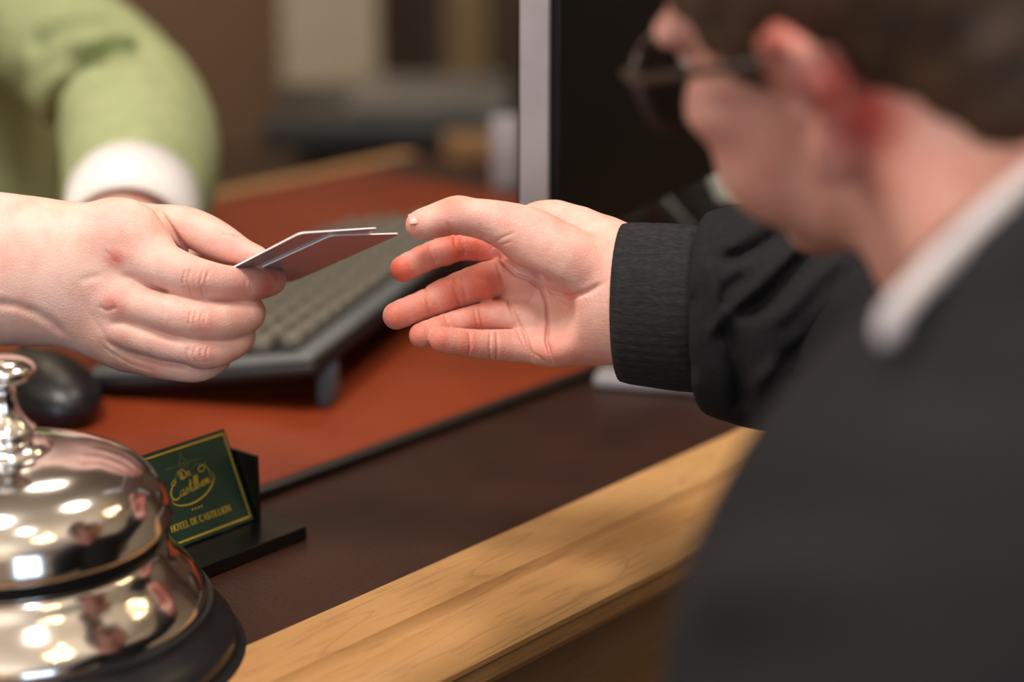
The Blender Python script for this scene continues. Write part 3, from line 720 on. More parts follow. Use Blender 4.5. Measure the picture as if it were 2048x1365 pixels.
    for t, su, sd in prof:
        c = c0 + (c1 - c0) * t
        for i in range(N):
            a = 2 * math.pi * i / N; rib = 1 + .004 * math.sin(a * 50)
            r_u = 4.25 + .12 * t; r_d = 3.35 + .4 * t
            bulge = .10 * math.sin(3 * a + 1) * t
            vs.append(c + up * math.sin(a) * (r_u * su * rib + bulge) + dp * math.cos(a) * (r_d * sd * rib + bulge))
    for k in range(len(prof) - 1):
        for i in range(N): j = (i + 1) % N; fs.append([k * N + i, k * N + j, (k + 1) * N + j, (k + 1) * N + i])
    mesh_obj('cuff', W(np.array(vs)), fs, CUFF, jk, True)
    # white collar showing between neck and jacket
    F = Field(*PB(1680, 230, 2330, 760, 24, 50), .3); D = F.new()
    fn = np.array([.55, .45, .7]); fn /= np.linalg.norm(fn)
    F.chain(D, [pc(1766, 678, 46, .34), pc(1796, 620, 46, .38), pc(1858, 548, 45, .42), pc(1930, 478, 44, .42), pc(2010, 400, 43, .42), pc(2100, 325, 40, .42), pc(2190, 290, 35, .45), pc(2290, 310, 28, .45)], .3, (fn, 1.5))
    V, Q = F.mesh(D); V = smooth_plain(V, Q, 1)
    mesh_obj('shirt_collar', W(V), Q, noise_mat('collar_cotton', S((188, 182, 184)), S((196, 190, 192)), scale=30, rough=.85), root, True)
    # glasses
    g = MB(); LZ = 10.0
    for s in (1, -1):
        ring = []
        for i in range(40):
            a = 2 * math.pi * i / 40; cu = math.copysign(abs(math.cos(a)) ** .75, math.cos(a)); su = math.copysign(abs(math.sin(a)) ** .75, math.sin(a))
            ring.append(W(H(LZ + .9 - .12 * abs(3.4 * s + 2.6 * cu), 3.4 * s + 2.6 * cu, .3 + 2.1 * su)))
        g.tube(ring, .2, 8, closed=True)
        g.tube([W(H(LZ + .3, 6.0 * s, 1.9)), W(H(LZ - 1, 7.0 * s, 1.9)), W(H(4, 7.5 * s, 1.8)), W(H(0, 8.1 * s, 1.9)), W(H(-2, 8.1 * s, .6))], [.24, .22, .2, .18, .15], 8)
    g.tube([W(H(LZ + .9, .85, 1.6)), W(H(LZ + 1.2, 0, 1.8)), W(H(LZ + .9, -.85, 1.6))], .17, 8)
    gl = g.build('glasses', GLASSF, root, True, 60)
    for s in (1, -1):
        b = bmesh.new(); c = []
        for dz in (0, -.12):
            c.append([b.verts.new(W(H(LZ + .9 + dz - .12 * abs(3.4 * s + 2.6 * math.cos(a)), 3.4 * s + 2.5 * math.copysign(abs(math.cos(a)) ** .75, math.cos(a)), .3 + 2.0 * math.copysign(abs(math.sin(a)) ** .75, math.sin(a))))) for a in [2 * math.pi * i / 32 for i in range(32)]])
        b.faces.new(c[0]); b.faces.new(c[1][::-1])
        for i in range(32): b.faces.new((c[0][i], c[1][i], c[1][(i + 1) % 32], c[0][(i + 1) % 32]))
        bmesh.ops.recalc_face_normals(b, faces=b.faces); m = MB(); m.add(b); m.build('lens', LENSM, gl)
    # trousers and shoes, under the counter level
    T = Field(*WB(-30, 20, 0, 75, 130, 75), 1.3); D = T.new()
    hip = W(hipc); kd = -NRM
    for s in (1, -1):
        h0 = hip + DIR * 9 * s - UZ * 3; kn = h0 + kd * 26 + UZ * -4; ft = kn - UZ * (kn[2] - 9) - kd * 3
        T.chain(D, [tuple(wpt(*h0)) + (9.5,), tuple(wpt(*kn)) + (7,), tuple(wpt(*ft)) + (5,)], 1)
    T.chain(D, [tuple(wpt(*(hip + DIR * 8))) + (11,), tuple(wpt(*(hip - DIR * 8))) + (11,)], 2)
    V, Q = T.mesh(D); V = smooth_plain(V, Q, 2); mesh_obj('trousers', W(V), Q, TROUS, root, True)
    for s in (1, -1):
        h0 = hip + DIR * 9 * s; ft = h0 + kd * 26; ft = np.array([ft[0], ft[1], 4.0])
        m = MB(); m.box(ft - kd * 3, (kd, DIR, UZ), (12, 4.6, 4), 2.2, 4); m.build('shoe', BLACKP, root, True)
    # the chair the guest sits on
    c = empty('stool', (hip[0], hip[1], 0), 'dark round padded stool under the person in the black jacket', 'stool')
    sz = hip[2] - 22
    MB().lathe([(0, sz - 6), (13, sz - 6), (14, sz - 4), (14, sz - 1.5), (13, sz), (0, sz)], (hip[0], hip[1], 0), 48).build('seat', MATBLK, c, True)
    MB().lathe([(0, 3), (2.5, 3), (2.5, sz - 6), (0, sz - 6)], (hip[0], hip[1], 0), 24).build('column', SILVER, c, True)
    MB().lathe([(0, 0), (10, 0), (10, 1), (4, 3.2), (0, 3.2)], (hip[0], hip[1], 0), 48).build('base', SILVER, c, True)
    return root

# ================================================================== THE CLERK
def build_clerk():
    tor = G(-250, 300); tc_ = P(-330, 260, -95); tw = W(tc_)
    root = empty('person', (tw[0], tw[1], 0), 'person in a light green knit sweater holding out the key cards', 'person')
    V, Q, f = clerk_hand(); parts = [(V, Q)]; fl = [f]
    # the other hand, resting behind, and the arms
    F = Field(*PB(130, 300, 430, 640, -46, -24), .3); D = F.new()
    F.chain(D, [pc(262, 360, -40, 2.6), pc(245, 440, -33, 3.0), pc(255, 520, -30, 3.4)], .8)
    for i in range(4):
        F.chain(D, [pc(225 + 34 * i, 505, -30, 1.0), pc(225 + 36 * i, 545, -29, .95), pc(230 + 34 * i, 575, -32, .8)], .2)
    F.chain(D, [pc(330, 470, -32, 1.2), pc(365, 520, -30, .95), pc(355, 555, -30, .8)], .3)
    V, Q = F.mesh(D); V = smooth_plain(V, Q, 1); parts.append((V, Q)); fl.append(flush_shade_of(V, [], .1))
    F = Field(*PB(-1100, -900, 400, 1000, -112, 0), 1.4); D = F.new()
    elb = P(-720, 520, -14); sh = P(-650, -120, -78)
    F.chain(D, [tuple(P(-260, 525, -2.7)) + (2.9,), tuple(elb) + (4.0,), tuple(sh) + (4.5,)], 1)
    F.chain(D, [tuple(P(262, 350, -40)) + (2.4,), tuple(P(245, 205, -61)) + (2.6,), tuple(P(140, 105, -74)) + (2.4,), tuple(P(-120, -90, -92)) + (3.5,)], 1)
    F.chain(D, [tuple(P(-250, 0, -98)) + (9,), tuple(P(-190, 300, -101)) + (11,), tuple(P(-200, 800, -101)) + (11,)], 1)
    # head above
    F.chain(D, [tuple(P(-260, -60, -98)) + (6,), tuple(P(-300, -360, -95)) + (5.8,), tuple(P(-300, -540, -92)) + (6,)], 1)
    F.ell(D, P(-300, -600, -92), (5.5, 6.5, 6), k=2)
    V, Q = F.mesh(D); V = smooth_plain(V, Q, 2); parts.append((V, Q)); fl.append(np.zeros(len(V)))
    aim_head(P(-300, -625, -92), (.55, -.30, .78), (.08, 1, .25), .95)
    V, Q, f = guest_head(False); parts.append((V, Q)); fl.append(f * .3)
    V, Q = join(parts); mesh_obj('body', W(V), Q, SKIN_A, root, True, flush_shade=np.concatenate(fl))
    V, Q = guest_hair(); mesh_obj('hair', W(V), Q, HAIRM, root, True); eyes(root)
    nail('thumb_nail', P(512, 499, -.97), (.05, .80, .58), (1, -.22, .2), .30, .36, root)
    nail('finger_nail', P(560, 563, -2.85), (.80, .05, .6), (.45, .1, -.85), .38, .42, root, flat_mat('index_nail', S((206, 120, 108)), .3))
    # sweater: visible sleeve in finer voxels
    A = Field(*PB(-300, -350, 500, 560, -104, -32), .55); D = A.new()
    A.chain(D, [pc(-120, -120, -92, 7.5), pc(20, 0, -84, 6.4), pc(150, 105, -72, 6.0), pc(248, 205, -60, 6.0), pc(282, 300, -48, 5.8), pc(272, 410, -38, 5.0)], 1.2)
    for pts, w, d in (([(40, 90), (110, 62), (200, 50), (240, 60)], .75, 1.0), ([(110, 260), (150, 205), (200, 160), (260, 125), (310, 105)], .8, 1.4), ([(-20, 150), (60, 130), (130, 125), (190, 135)], .8, .5),
                      ([(120, 280), (200, 210), (280, 150)], .6, -.5), ([(60, 125), (150, 105), (260, 90)], .8, -.5), ([(255, 170), (300, 150), (345, 140)], .55, .6), ([(120, 320), (130, 270), (165, 225)], .8, .5)):
        A.groove(D, XY(pts, -62), w * 1.5, d * 1.7, (-75, -40))
    V1, Q1 = A.mesh(D); V1 = smooth_plain(V1, Q1, 2)
    F = Field(*PB(-1100, -350, 0, 1000, -114, 3), 1.1); D = F.new()
    F.chain(D, [pc(-130, -110, -93, 7.2), pc(-255, -10, -97, 13.5), pc(-155, 300, -101, 15), pc(-200, 850, -101, 15)], 2.5)
    F.chain(D, [pc(-330, -40, -96, 10), tuple(sh) + (8,), tuple(elb + np.array([0, 0, -1])) + (6.3,), tuple(P(-330, 522, -4.0)) + (5.0,), tuple(P(-110, 532, -1.9)) + (4.6,)], 2)
    V2, Q2 = F.mesh(D); V2 = smooth_plain(V2, Q2, 2)
    sw = mesh_obj('sweater', W(V2), Q2, SWEATER, root, True); mesh_obj('sleeve', W(V1), Q1, SWEATER, sw, True)
    # white shirt cuffs peeping out of both sleeves
    def band(a, b, r0, r1, parent):
        a, b = np.array(a), np.array(b); t = b - a; t /= np.linalg.norm(t); u = np.cross(t, [0, 0, 1.]); u /= np.linalg.norm(u); v = np.cross(t, u)
        vs, fs, N = [], [], 72
        pr = [(.5, r0 * .86), (0, r0 * .9), (0, r0), (.5, (r0 + r1) / 2), (1, r1), (1, r1 * .8)]
        for s, r in pr:
            for i in range(N): an = 2 * math.pi * i / N; vs.append(a + (b - a) * s + r * (math.cos(an) * u + math.sin(an) * v))
        for k in range(len(pr) - 1):
            for i in range(N): j = (i + 1) % N; fs.append([k * N + i, k * N + j, (k + 1) * N + j, (k + 1) * N + i])
        mesh_obj('shirt_cuff', W(np.array(vs)), fs, SHIRT, parent, True)
    band(P(256, 490, -31), P(268, 410, -37), 4.5, 4.9, root)
    band(P(-2, 538, -1.1), P(-110, 532, -1.9), 4.05, 4.4, root)
    # trousers
    T = Field(*WB(tw[0] - 25, tw[1] - 20, 0, tw[0] + 25, tw[1] + 20, 96), 1.5); D = T.new()
    for s in (1, -1):
        T.chain(D, [tuple(wpt(tw[0] + 8 * s, tw[1], 84)) + (10,), tuple(wpt(tw[0] + 9 * s, tw[1], 48)) + (7.5,), tuple(wpt(tw[0] + 9 * s, tw[1], 10)) + (5.5,)], 1)
    V, Q = T.mesh(D); V = smooth_plain(V, Q, 2); mesh_obj('trousers', W(V), Q, TROUS, root, True)
    for s in (1, -1):
        m = MB(); m.box((tw[0] + 9 * s, tw[1] - 4, 4), ((1, 0, 0), (0, 1, 0), (0, 0, 1)), (4.6, 13, 4), 2.2, 4); m.build('shoe', BLACKP, root, True)
    return root

# ================================================================== COUNTER
E0 = G(500, 1290)                                                    # a point of the line where dark top meets oak
def cp(s, n, z=0):                                                   # counter frame: along, outwards, height above top
    return E0 + DIR * s + NRM * n + UZ * z
def build_counter():
    root = empty('reception_counter', cp(20, -40, -DESK * 100), 'long wooden reception counter with dark brown top and light oak edge', 'counter')
    S0, S1_ = -130, 100; L = S1_ - S0
    MB().prism([(0, 0), (-81, 0), (-81, -3), (0, -3)], cp(S0, 0), NRM, UZ, DIR, L).build('countertop', TOP, root)
    prof = [(0, 0.02), (3.3, .02), (3.7, -.10), (3.85, -.42), (4.1, -.62), (4.3, -.56), (4.9, -.56), (5.7, -.68), (6.4, -.95), (6.95, -1.4), (7.3, -2.0), (7.3, -2.3),
            (7.05, -2.6), (7.0, -3.5), (6.5, -3.7), (6.2, -4.1), (6.0, -4.5), (0, -4.5)]
    MB().prism(prof, cp(S0, 0), NRM, UZ, DIR, L).build('edge_moulding', OAK, root, True, 30)
    MB().prism([(3.5, -4.5), (5.4, -4.5), (5.4, -78), (3.5, -78)], cp(S0, 0), NRM, UZ, DIR, L).build('front_panel', PANEL, root)
    MB().prism([(-81, .02), (-83.5, .02), (-85.2, -.6), (-85.6, -2), (-85, -3.5), (-81, -3.5)], cp(S0, 0), NRM, UZ, DIR, L).build('back_edge_moulding', OAK, root, True, 30)
    for s in (S0 + 1, S1_ - 4):
        MB().prism([(3.5, -3.6), (-60, -3.6), (-60, -78), (3.5, -78)], cp(s, 0), NRM, UZ, DIR, 3).build('end_panel', PANEL, root)
    # leather writing pad
    pe = 15.0
    pad = MB(); pad.box(cp(46.5, -pe - 31.5, .32), (DIR, NRM, UZ), (41.5, 31.5, .27), .15)
    o = pad.build('desk_pad', LEATHER, None, True)
    tag(o, 'large reddish brown leather pad with dark rim lying on the dark counter', 'desk pad')
    r = MB(); r.box(cp(46.5, -pe + .15, .31), (DIR, NRM, UZ), (41.5, .5, .28), .15); r.box(cp(88.3, -pe - 31.5, .31), (DIR, NRM, UZ), (.4, 32, .28), .15)
    rim = r.build('rim', PADEDGE, None, True); rim.parent = o
    return root

# ================================================================== SERVICE BELL
def build_bell():
    c = G(45, 1313); c = np.array([c[0], c[1], DESK * 100])
    r = empty('service_bell', c, 'large polished steel call bell on a black base by the green card', 'bell')
    def smo(p, n=6):
        out = []
        for i in range(len(p) - 1):
            p0, p1, p2, p3 = p[max(i - 1, 0)], p[i], p[i + 1], p[min(i + 2, len(p) - 1)]
            for k in range(n):
                t = k / n; out.append(tuple(.5 * (2 * p1[j] + (p2[j] - p0[j]) * t + (2 * p0[j] - 5 * p1[j] + 4 * p2[j] - p3[j]) * t * t + (-p0[j] + 3 * p1[j] - 3 * p2[j] + p3[j]) * t ** 3) for j in (0, 1)))
        return out + [p[-1]]
    sq = lambda p, n=6: smo([(r_, h_ * .87 + .62) for r_, h_ in p], n)
    MB().lathe(smo([(0, 0.01), (10.1, .01), (10.45, .25), (10.5, .9), (10.25, 1.3), (9.9, 1.7), (9.5, 2.2), (9.2, 2.6), (8.6, 2.75), (0, 2.75)], 5), c, 128).build('base', RUBBER, r, True, 50)
    MB().lathe(sq([(8.5, 2.3), (8.9, 2.25), (9.15, 2.6), (9.0, 3.2), (8.45, 4.1), (7.75, 5.0), (7.35, 5.75), (7.0, 6.05), (6.4, 6.1), (0.5, 6.1)]), c, 160).build('skirt', CHROME, r, True, 60)
    MB().lathe([(6.6, 5.9), (6.95, 5.95), (6.95, 6.9), (6.6, 6.9)], c, 96).build('gap_shade', MATBLK, r, True, 40)  # black ring added so the gap under the dome reads as dark shade
    MB().lathe(sq([(0.01, 10.6), (3.6, 10.4), (6.3, 9.0), (7.15, 7.4), (7.2, 7.15), (7.45, 7.05), (7.65, 7.3), (7.6, 7.8), (7.35, 8.8), (6.8, 9.8), (5.95, 10.6), (4.7, 11.2), (3.3, 11.55), (2.3, 11.7), (2.05, 11.8)]), c, 160).build('dome', CHROME, r, True, 60)
    MB().lathe(sq([(0.01, 11.7), (2.0, 11.7), (2.05, 11.95), (1.8, 12.2), (1.35, 12.35), (1.3, 12.7), (1.45, 12.9), (1.2, 13.2), (.85, 13.8), (.66, 14.5), (.6, 15.2), (.35, 15.3), (.3, 15.9), (.01, 15.9)], 4), c, 64).build('finial', CHROME, r, True, 60)
    MB().lathe(sq([(0.01, 15.6), (.9, 15.6), (1.45, 15.85), (1.62, 16.2), (1.5, 16.55), (1.0, 16.85), (.4, 16.95), (.01, 16.97)], 5), c, 64).build('push_button', CHROME, r, True, 60)

# ================================================================== CARD HOLDER + CARD
def stroke(m, pts, w0, w1, o, ax, ay, n, th=.012):
    """flat ribbon of ink along pts (u,v) in the card plane, widening from w0 to w1"""
    pts = [np.array(p, float) for p in pts]; L = len(pts); b = bmesh.new(); a = []; c = []
    for i, p in enumerate(pts):
        t = pts[min(i + 1, L - 1)] - pts[max(i - 1, 0)]; t /= (np.linalg.norm(t) + 1e-9); s = np.array([-t[1], t[0]]); f = i / (L - 1)
        w = (w0 + (w1 - w0) * math.sin(math.pi * f)) / 2
        for lst, q in ((a, p + s * w), (c, p - s * w)): lst.append(b.verts.new(o + ax * q[0] + ay * q[1] + n * th))
    for i in range(L - 1): b.faces.new((a[i], c[i], c[i + 1], a[i + 1]))
    m.add(b)
def curve(pts, n=6):
    out = []; P_ = [np.array(p, float) for p in pts]
    for i in range(len(P_) - 1):
        p0, p1, p2, p3 = P_[max(i - 1, 0)], P_[i], P_[i + 1], P_[min(i + 2, len(P_) - 1)]
        for k in range(n):
            t = k / n; out.append(.5 * (2 * p1 + (p2 - p0) * t + (2 * p0 - 5 * p1 + 4 * p2 - p3) * t * t + (-p0 + 3 * p1 - 3 * p2 + p3) * t ** 3))
    return out + [P_[-1]]
def arc(cx, cy, rx, ry, a0, a1, n=14): return [(cx + rx * math.cos(R(a0 + (a1 - a0) * i / n)), cy + ry * math.sin(R(a0 + (a1 - a0) * i / n))) for i in range(n + 1)]
GLY = {  # serif capitals: thick (T) and thin (t) strokes in a box 1 high
 'H': (.82, [('T', [(.16, 0), (.16, 1)]), ('T', [(.66, 0), (.66, 1)]), ('t', [(.16, .5), (.66, .5)]), ('t', [(.02, 0), (.3, 0)]), ('t', [(.02, 1), (.3, 1)]), ('t', [(.52, 0), (.8, 0)]), ('t', [(.52, 1), (.8, 1)])]),
 'O': (.86, [('c', arc(.42, .5, .36, .5, 90, 270)), ('c', arc(.42, .5, .36, .5, -90, 90))]),
 'T': (.74, [('T', [(.36, 0), (.36, 1)]), ('t', [(.02, 1), (.7, 1)]), ('t', [(.03, 1), (.03, .8)]), ('t', [(.69, 1), (.69, .8)]), ('t', [(.22, 0), (.5, 0)])]),
 'E': (.7, [('T', [(.16, 0), (.16, 1)]), ('t', [(.02, 1), (.62, 1)]), ('t', [(.16, .52), (.5, .52)]), ('t', [(.02, 0), (.64, 0)]), ('t', [(.61, 1), (.61, .8)]), ('t', [(.63, 0), (.63, .2)])]),
 'L': (.66, [('T', [(.16, 0), (.16, 1)]), ('t', [(.02, 1), (.3, 1)]), ('t', [(.02, 0), (.6, 0)]), ('t', [(.59, 0), (.59, .22)])]),
 'D': (.82, [('T', [(.16, 0), (.16, 1)]), ('c', arc(.3, .5, .44, .5, -90, 90)), ('t', [(.02, 1), (.32, 1)]), ('t', [(.02, 0), (.32, 0)])]),
 'C': (.78, [('c', arc(.42, .5, .36, .5, 60, 300)), ('t', [(.64, .97), (.64, .7)]), ('t', [(.64, .03), (.64, .25)])]),
 'A': (.8, [('t', [(.38, 1), (.08, 0)]), ('T', [(.38, 1), (.68, 0)]), ('t', [(.18, .34), (.58, .34)]), ('t', [(0, 0), (.2, 0)]), ('t', [(.54, 0), (.8, 0)])]),
 'S': (.6, [('c', curve([(.5, .8), (.4, .96), (.22, .98), (.08, .8), (.16, .6), (.4, .44), (.52, .24), (.4, .04), (.2, .02), (.07, .2)], 4))]),
 'I': (.36, [('T', [(.16, 0), (.16, 1)]), ('t', [(.02, 0), (.3, 0)]), ('t', [(.02, 1), (.3, 1)])]),
 'N': (.84, [('t', [(.14, 0), (.14, 1)]), ('T', [(.14, 1), (.68, 0)]), ('t', [(.68, 0), (.68, 1)]), ('t', [(0, 1), (.2, 1)]), ('t', [(.02, 0), (.26, 0)]), ('t', [(.56, 1), (.8, 1)])]),
 ' ': (.3, [])}
def build_holder():
    dz = DESK * 100
    Dh = np.array([.645, .764, 0]); Dh /= np.linalg.norm(Dh); Nh = np.array([Dh[1], -Dh[0], 0])
    FR = G(614, 1080)                                                # front right corner of the foot on the counter
    root = empty('card_holder', FR - Dh * 5, 'small black acrylic card stand holding a green card by the bell', 'card holder')
    q = lambda s, n, z: FR - Dh * s - Nh * n + UZ * z                # s leftwards, n backwards
    WD = 8.7
    MB().box(q(WD / 2, 2.75, .42), (Dh, Nh, UZ), (WD / 2, 2.75, .40), .06).build('foot_plate', BLACKG, root)
    MB().box(q(WD / 2 + .75, 5.25, 2.9), (Dh, Nh, UZ), (WD / 2 - .75, .12, 2.1), .04).build('back_plate', BLACKG, root)
    MB().box(q(1.1, 4.0, 2.75), (Dh, Nh, UZ), (.14, 1.3, 1.95), .05).build('side_plate', BLACKG, root)
    MB().box(q(8.42, 4.0, 2.75), (Dh, Nh, UZ), (.14, 1.3, 1.95), .05).build('side_plate', BLACKG, root)
    MB().box(q(8.2, 2.62, 2.95), (Dh, Nh, UZ), (.32, .12, 2.15), .05).build('front_lip', BLACKG, root)
    # the card: leans back between the side plates
    lean = R(24.5); ay = -Nh * math.sin(lean) + UZ * math.cos(lean); n = Nh * math.cos(lean) + UZ * math.sin(lean)
    CW, CHh = 6.85, 5.45; o = q(1.35 + CW, 2.86, .92)
    # bottom rises a touch to the right in the picture: it lies level in the stand
    b = MB(); b.box(o + Dh * CW / 2 + ay * CHh / 2 - n * .03, (Dh, ay, n), (CW / 2, CHh / 2, .02), 0); card = b.build('hotel_card', CARDG)
    tag(card, 'dark green card with gold border and hotel name leaning in the black stand', 'card')
    ink = MB(); T = lambda pts, w0, w1: stroke(ink, pts, w0, w1, o, Dh, ay, n)
    T([(.0, CHh - .26), (CW - .16, CHh - .26)], .10, .10); T([(CW - .2, CHh - .21), (CW - .2, .2)], .08, .08); T([(.0, .24), (CW - .15, .24)], .10, .10); T([(.2, .2), (.2, CHh - .21)], .08, .08)
    bo = ink.build('gold_border', GOLD, None); bo.parent = card
    ink = MB(); text = 'HOTEL DE CASTILLION'; hgt = .345; tot = sum(GLY[ch][0] for ch in text) * hgt * 1.02
    cx = 3.32; x = cx - tot / 2; y = .92
    for ch in text:
        wd, st = GLY[ch]
        for kind, pts in st:
            ww = {'T': .058, 't': .026, 'c': .03}[kind]; w1 = .07 if kind == 'c' else ww
            stroke(ink, [(x + u * hgt, y + v * hgt) for u, v in pts], ww, w1, o, Dh, ay, n)
        x += wd * hgt * 1.02
    for i in range(4): stroke(ink, [(cx - .42 + .22 * i, y + .80), (cx - .32 + .22 * i, y + .80)], .10, .10, o, Dh, ay, n)
    tx = ink.build('hotel_name_lettering', GOLD, None); tx.parent = card
    ink = MB(); ox, oy = cx, 2.95
    S_ = lambda pts, w0=.018, w1=.06: stroke(ink, curve([(ox + a * .92, oy + b * .92) for a, b in pts]), w0, w1, o, Dh, ay, n)
    # "De"
    S_([(-.52, .62), (-.30, .74), (-.44, 1.0), (-.52, .70), (-.30, .60), (-.02, .80), (-.12, 1.10), (-.42, 1.12), (-.62, .98), (-.66, .84)]); S_([(-.30, 1.05), (-.34, .86), (-.42, .64)], .02, .07)
    S_([(.06, .74), (.26, .84), (.20, .94), (.08, .86), (.10, .70), (.26, .68), (.36, .76)])
    # big C with loops
    S_([(-.86, .52), (-1.0, .66), (-1.22, .60), (-1.30, .44), (-1.12, .40), (-1.0, .56), (-.98, .74), (-.80, .80)], .018, .045)
    S_([(-.86, .60), (-1.18, .42), (-1.50, .10), (-1.56, -.28), (-1.34, -.46), (-1.06, -.40), (-.92, -.26)], .02, .085)
    # "astillion"
    S_([(-.62, -.02), (-.80, -.06), (-.90, -.26), (-.78, -.36), (-.62, -.20), (-.56, .02), (-.62, -.26), (-.52, -.34), (-.40, -.18), (-.30, .04), (-.22, -.08), (-.24, -.28), (-.38, -.32)])
    S_([(-.24, -.28), (-.06, -.02), (.12, .46), (.02, .06), (-.04, -.22), (.06, -.28), (.18, -.10)]); S_([(-.10, .16), (.26, .22)], .02, .04)
    S_([(.18, -.10), (.24, .04), (.18, -.20), (.26, -.26), (.38, -.06), (.52, .42), (.50, .56), (.42, .40), (.36, -.02), (.42, -.22), (.54, -.08), (.70, .46), (.68, .58), (.60, .42), (.54, .02), (.60, -.18), (.70, -.06)])
    S_([(.70, -.06), (.78, .08), (.72, -.10), (.80, -.18), (.90, -.04), (1.02, .12), (.92, .02), (.92, -.12), (1.04, -.16), (1.12, 0), (1.04, .12), (1.18, .12)])
    S_([(1.18, .12), (1.26, .16), (1.18, -.14), (1.36, .14), (1.42, .10), (1.36, -.10), (1.50, -.08), (1.60, .10)])
    # curl of the last letter and the sweep underneath
    S_([(1.60, .10), (1.72, .46), (1.58, .86), (1.20, 1.02), (.94, .84), (1.06, .66), (1.34, .70), (1.50, .92), (1.60, 1.16)], .018, .06)
    S_([(-1.5, -.30), (-1.62, -.58), (-1.2, -.86), (-.4, -.98), (.5, -.86), (1.3, -.52), (1.86, -.0), (1.9, .4)], .018, .09)
    lg = ink.build('script_logo', GOLD, None); lg.parent = card
    ink = MB(); S_([(0, 2.15), (-.06, 1.85), (-.28, 1.55), (-.34, 1.32), (-.16, 1.16)], .02, .05); S_([(0, 2.15), (.1, 1.85), (.32, 1.58), (.36, 1.32), (.18, 1.16)], .02, .05)
    S_([(-.3, 1.3), (-.1, 1.5), (.1, 1.5), (.3, 1.3)], .02, .05); S_([(-.16, 1.16), (-.1, 1.46)], .02, .04); S_([(.16, 1.16), (.1, 1.46)], .02, .04); S_([(0, 1.14), (0, 1.5)], .02, .04)
    S_([(-1.35, 1.45), (-.42, 1.45)], .03, .04); S_([(.42, 1.45), (1.35, 1.45)], .03, .04)
    S_([(-.5, 1.2), (-.8, .9), (-1.0, .4)], .02, .03); S_([(.4, .6), (.5, 1.0), (.9, 1.2), (1.3, 1.1), (1.7, .7), (1.95, .3)], .02, .04)
    sp = ink.build('spire_emblem', GOLDD, None); sp.parent = card

# ================================================================== KEY CARDS IN THE CLERK'S HAND
def key_card(corner_b, corner_r, third, name_label):
    """rounded plastic card: corner_b, corner_r are the ends of the short side, third fixes the direction of the long side"""
    b, r, t = (np.array(v) for v in (corner_b, corner_r, third))
    v = r - b; v /= np.linalg.norm(v); u = t - b; u -= v * u.dot(v); u /= np.linalg.norm(u); n = np.cross(u, v)
    L, Wd, rd, th = 8.56, 5.4, .32, .045; poly = []
    for cx, cy, a0 in ((rd, rd, 180), (L - rd, rd, 270), (L - rd, Wd - rd, 0), (rd, Wd - rd, 90)):
        poly += [(cx + rd * math.cos(R(a0 + 90 * i / 8)), cy + rd * math.sin(R(a0 + 90 * i / 8))) for i in range(9)]
    N = len(poly); vs = [b + u * x + v * y + n * s for s in (th, -th) for x, y in poly]
    faces = [list(range(N)), list(range(2 * N - 1, N - 1, -1))] + [[i, N + i, N + (i + 1) % N, (i + 1) % N] for i in range(N)]
    mi = [0, 0] + [1] * N
    o = mesh_obj('key_card', W(np.array(vs)), faces, None, None, False, mats=[CARDP, WHITEPL], midx=mi)
    bmx = bmesh.new(); bmx.from_mesh(o.data); bmesh.ops.recalc_face_normals(bmx, faces=bmx.faces); bmx.to_mesh(o.data); bmx.free()
    tag(o, name_label, 'card', 'key cards being handed over')
    return o

# ================================================================== KEYBOARD, MOUSE, MONITOR, PHONE, BACKGROUND
def build_keyboard():
    dz = DESK * 100 + .6; a = R(74.5)
    l = np.array([math.cos(a), math.sin(a), 0]); s = np.array([l[1], -l[0], 0])          # l: long axis away, s: towards its rear edge (right)
    o = np.array([-29.0, 129.4, dz]); LL, SS = 46.0, 17.0; tilt = math.atan2(2.6, SS); st = s * math.cos(tilt) + UZ * math.sin(tilt); nn = -s * math.sin(tilt) + UZ * math.cos(tilt)
    root = empty('keyboard', o, 'black and grey computer keyboard on the leather pad behind the two hands', 'keyboard')
    c = o + l * LL / 2 + st * SS / 2
    MB().box(c + nn * .75, (l, st, nn), (LL / 2, SS / 2, .55), .5, 3).build('lower_case', KBLOW, root, True)
    MB().box(c + nn * 1.45, (l, st, nn), (LL / 2 - .1, SS / 2 - .1, .3), .28, 3).build('case', KBFR, root, True)
    MB().box(c + nn * 1.72 + st * .9, (l, st, nn), (LL / 2 - 1.3, SS / 2 - 2.6, .06), .05).build('key_well', KBLOW, root)
    for q in (3.5, LL - 3.5):
        fc = o + l * q + st * (SS - 1.6); f0 = np.array([fc[0], fc[1], dz + 1.45])
        MB().box(f0 + s * 1.0, (l, s, UZ), (1.2, .45, 1.42), .25).build('tilt_foot', KFOOT, root, True)
    km = MB().box(o, (np.eye(3)[0], np.eye(3)[1], np.eye(3)[2]), (.62, .62, .55), .24, 2); proto = km.build('key', KEYM, root, True)
    rows = 6; n = 0; first = True
    M = Matrix([[l[i], st[i], nn[i]] for i in range(3)]).to_4x4()
    for r in range(rows):
        cols = 16
        for k in range(cols):
            if r == 0 and 4 <= k <= 9:
                if k > 4: continue
            ob = proto if first else proto.copy()
            if not first: COL.objects.link(ob); ob.parent = root
            first = False
            pos = l * (3.0 + 2.62 * k + (0.5 * (r % 2))) + st * (4.2 + 2.05 * r) + nn * 2.15
            w = 1.5
            if r == 0 and k == 4: pos = pos + l * 2.62 * 2.5; w = 9
            ob.matrix_local = Matrix.Translation(Vector(pos / 100)) @ M @ Matrix.Diagonal((w, 1.1, 1, 1)); n += 1
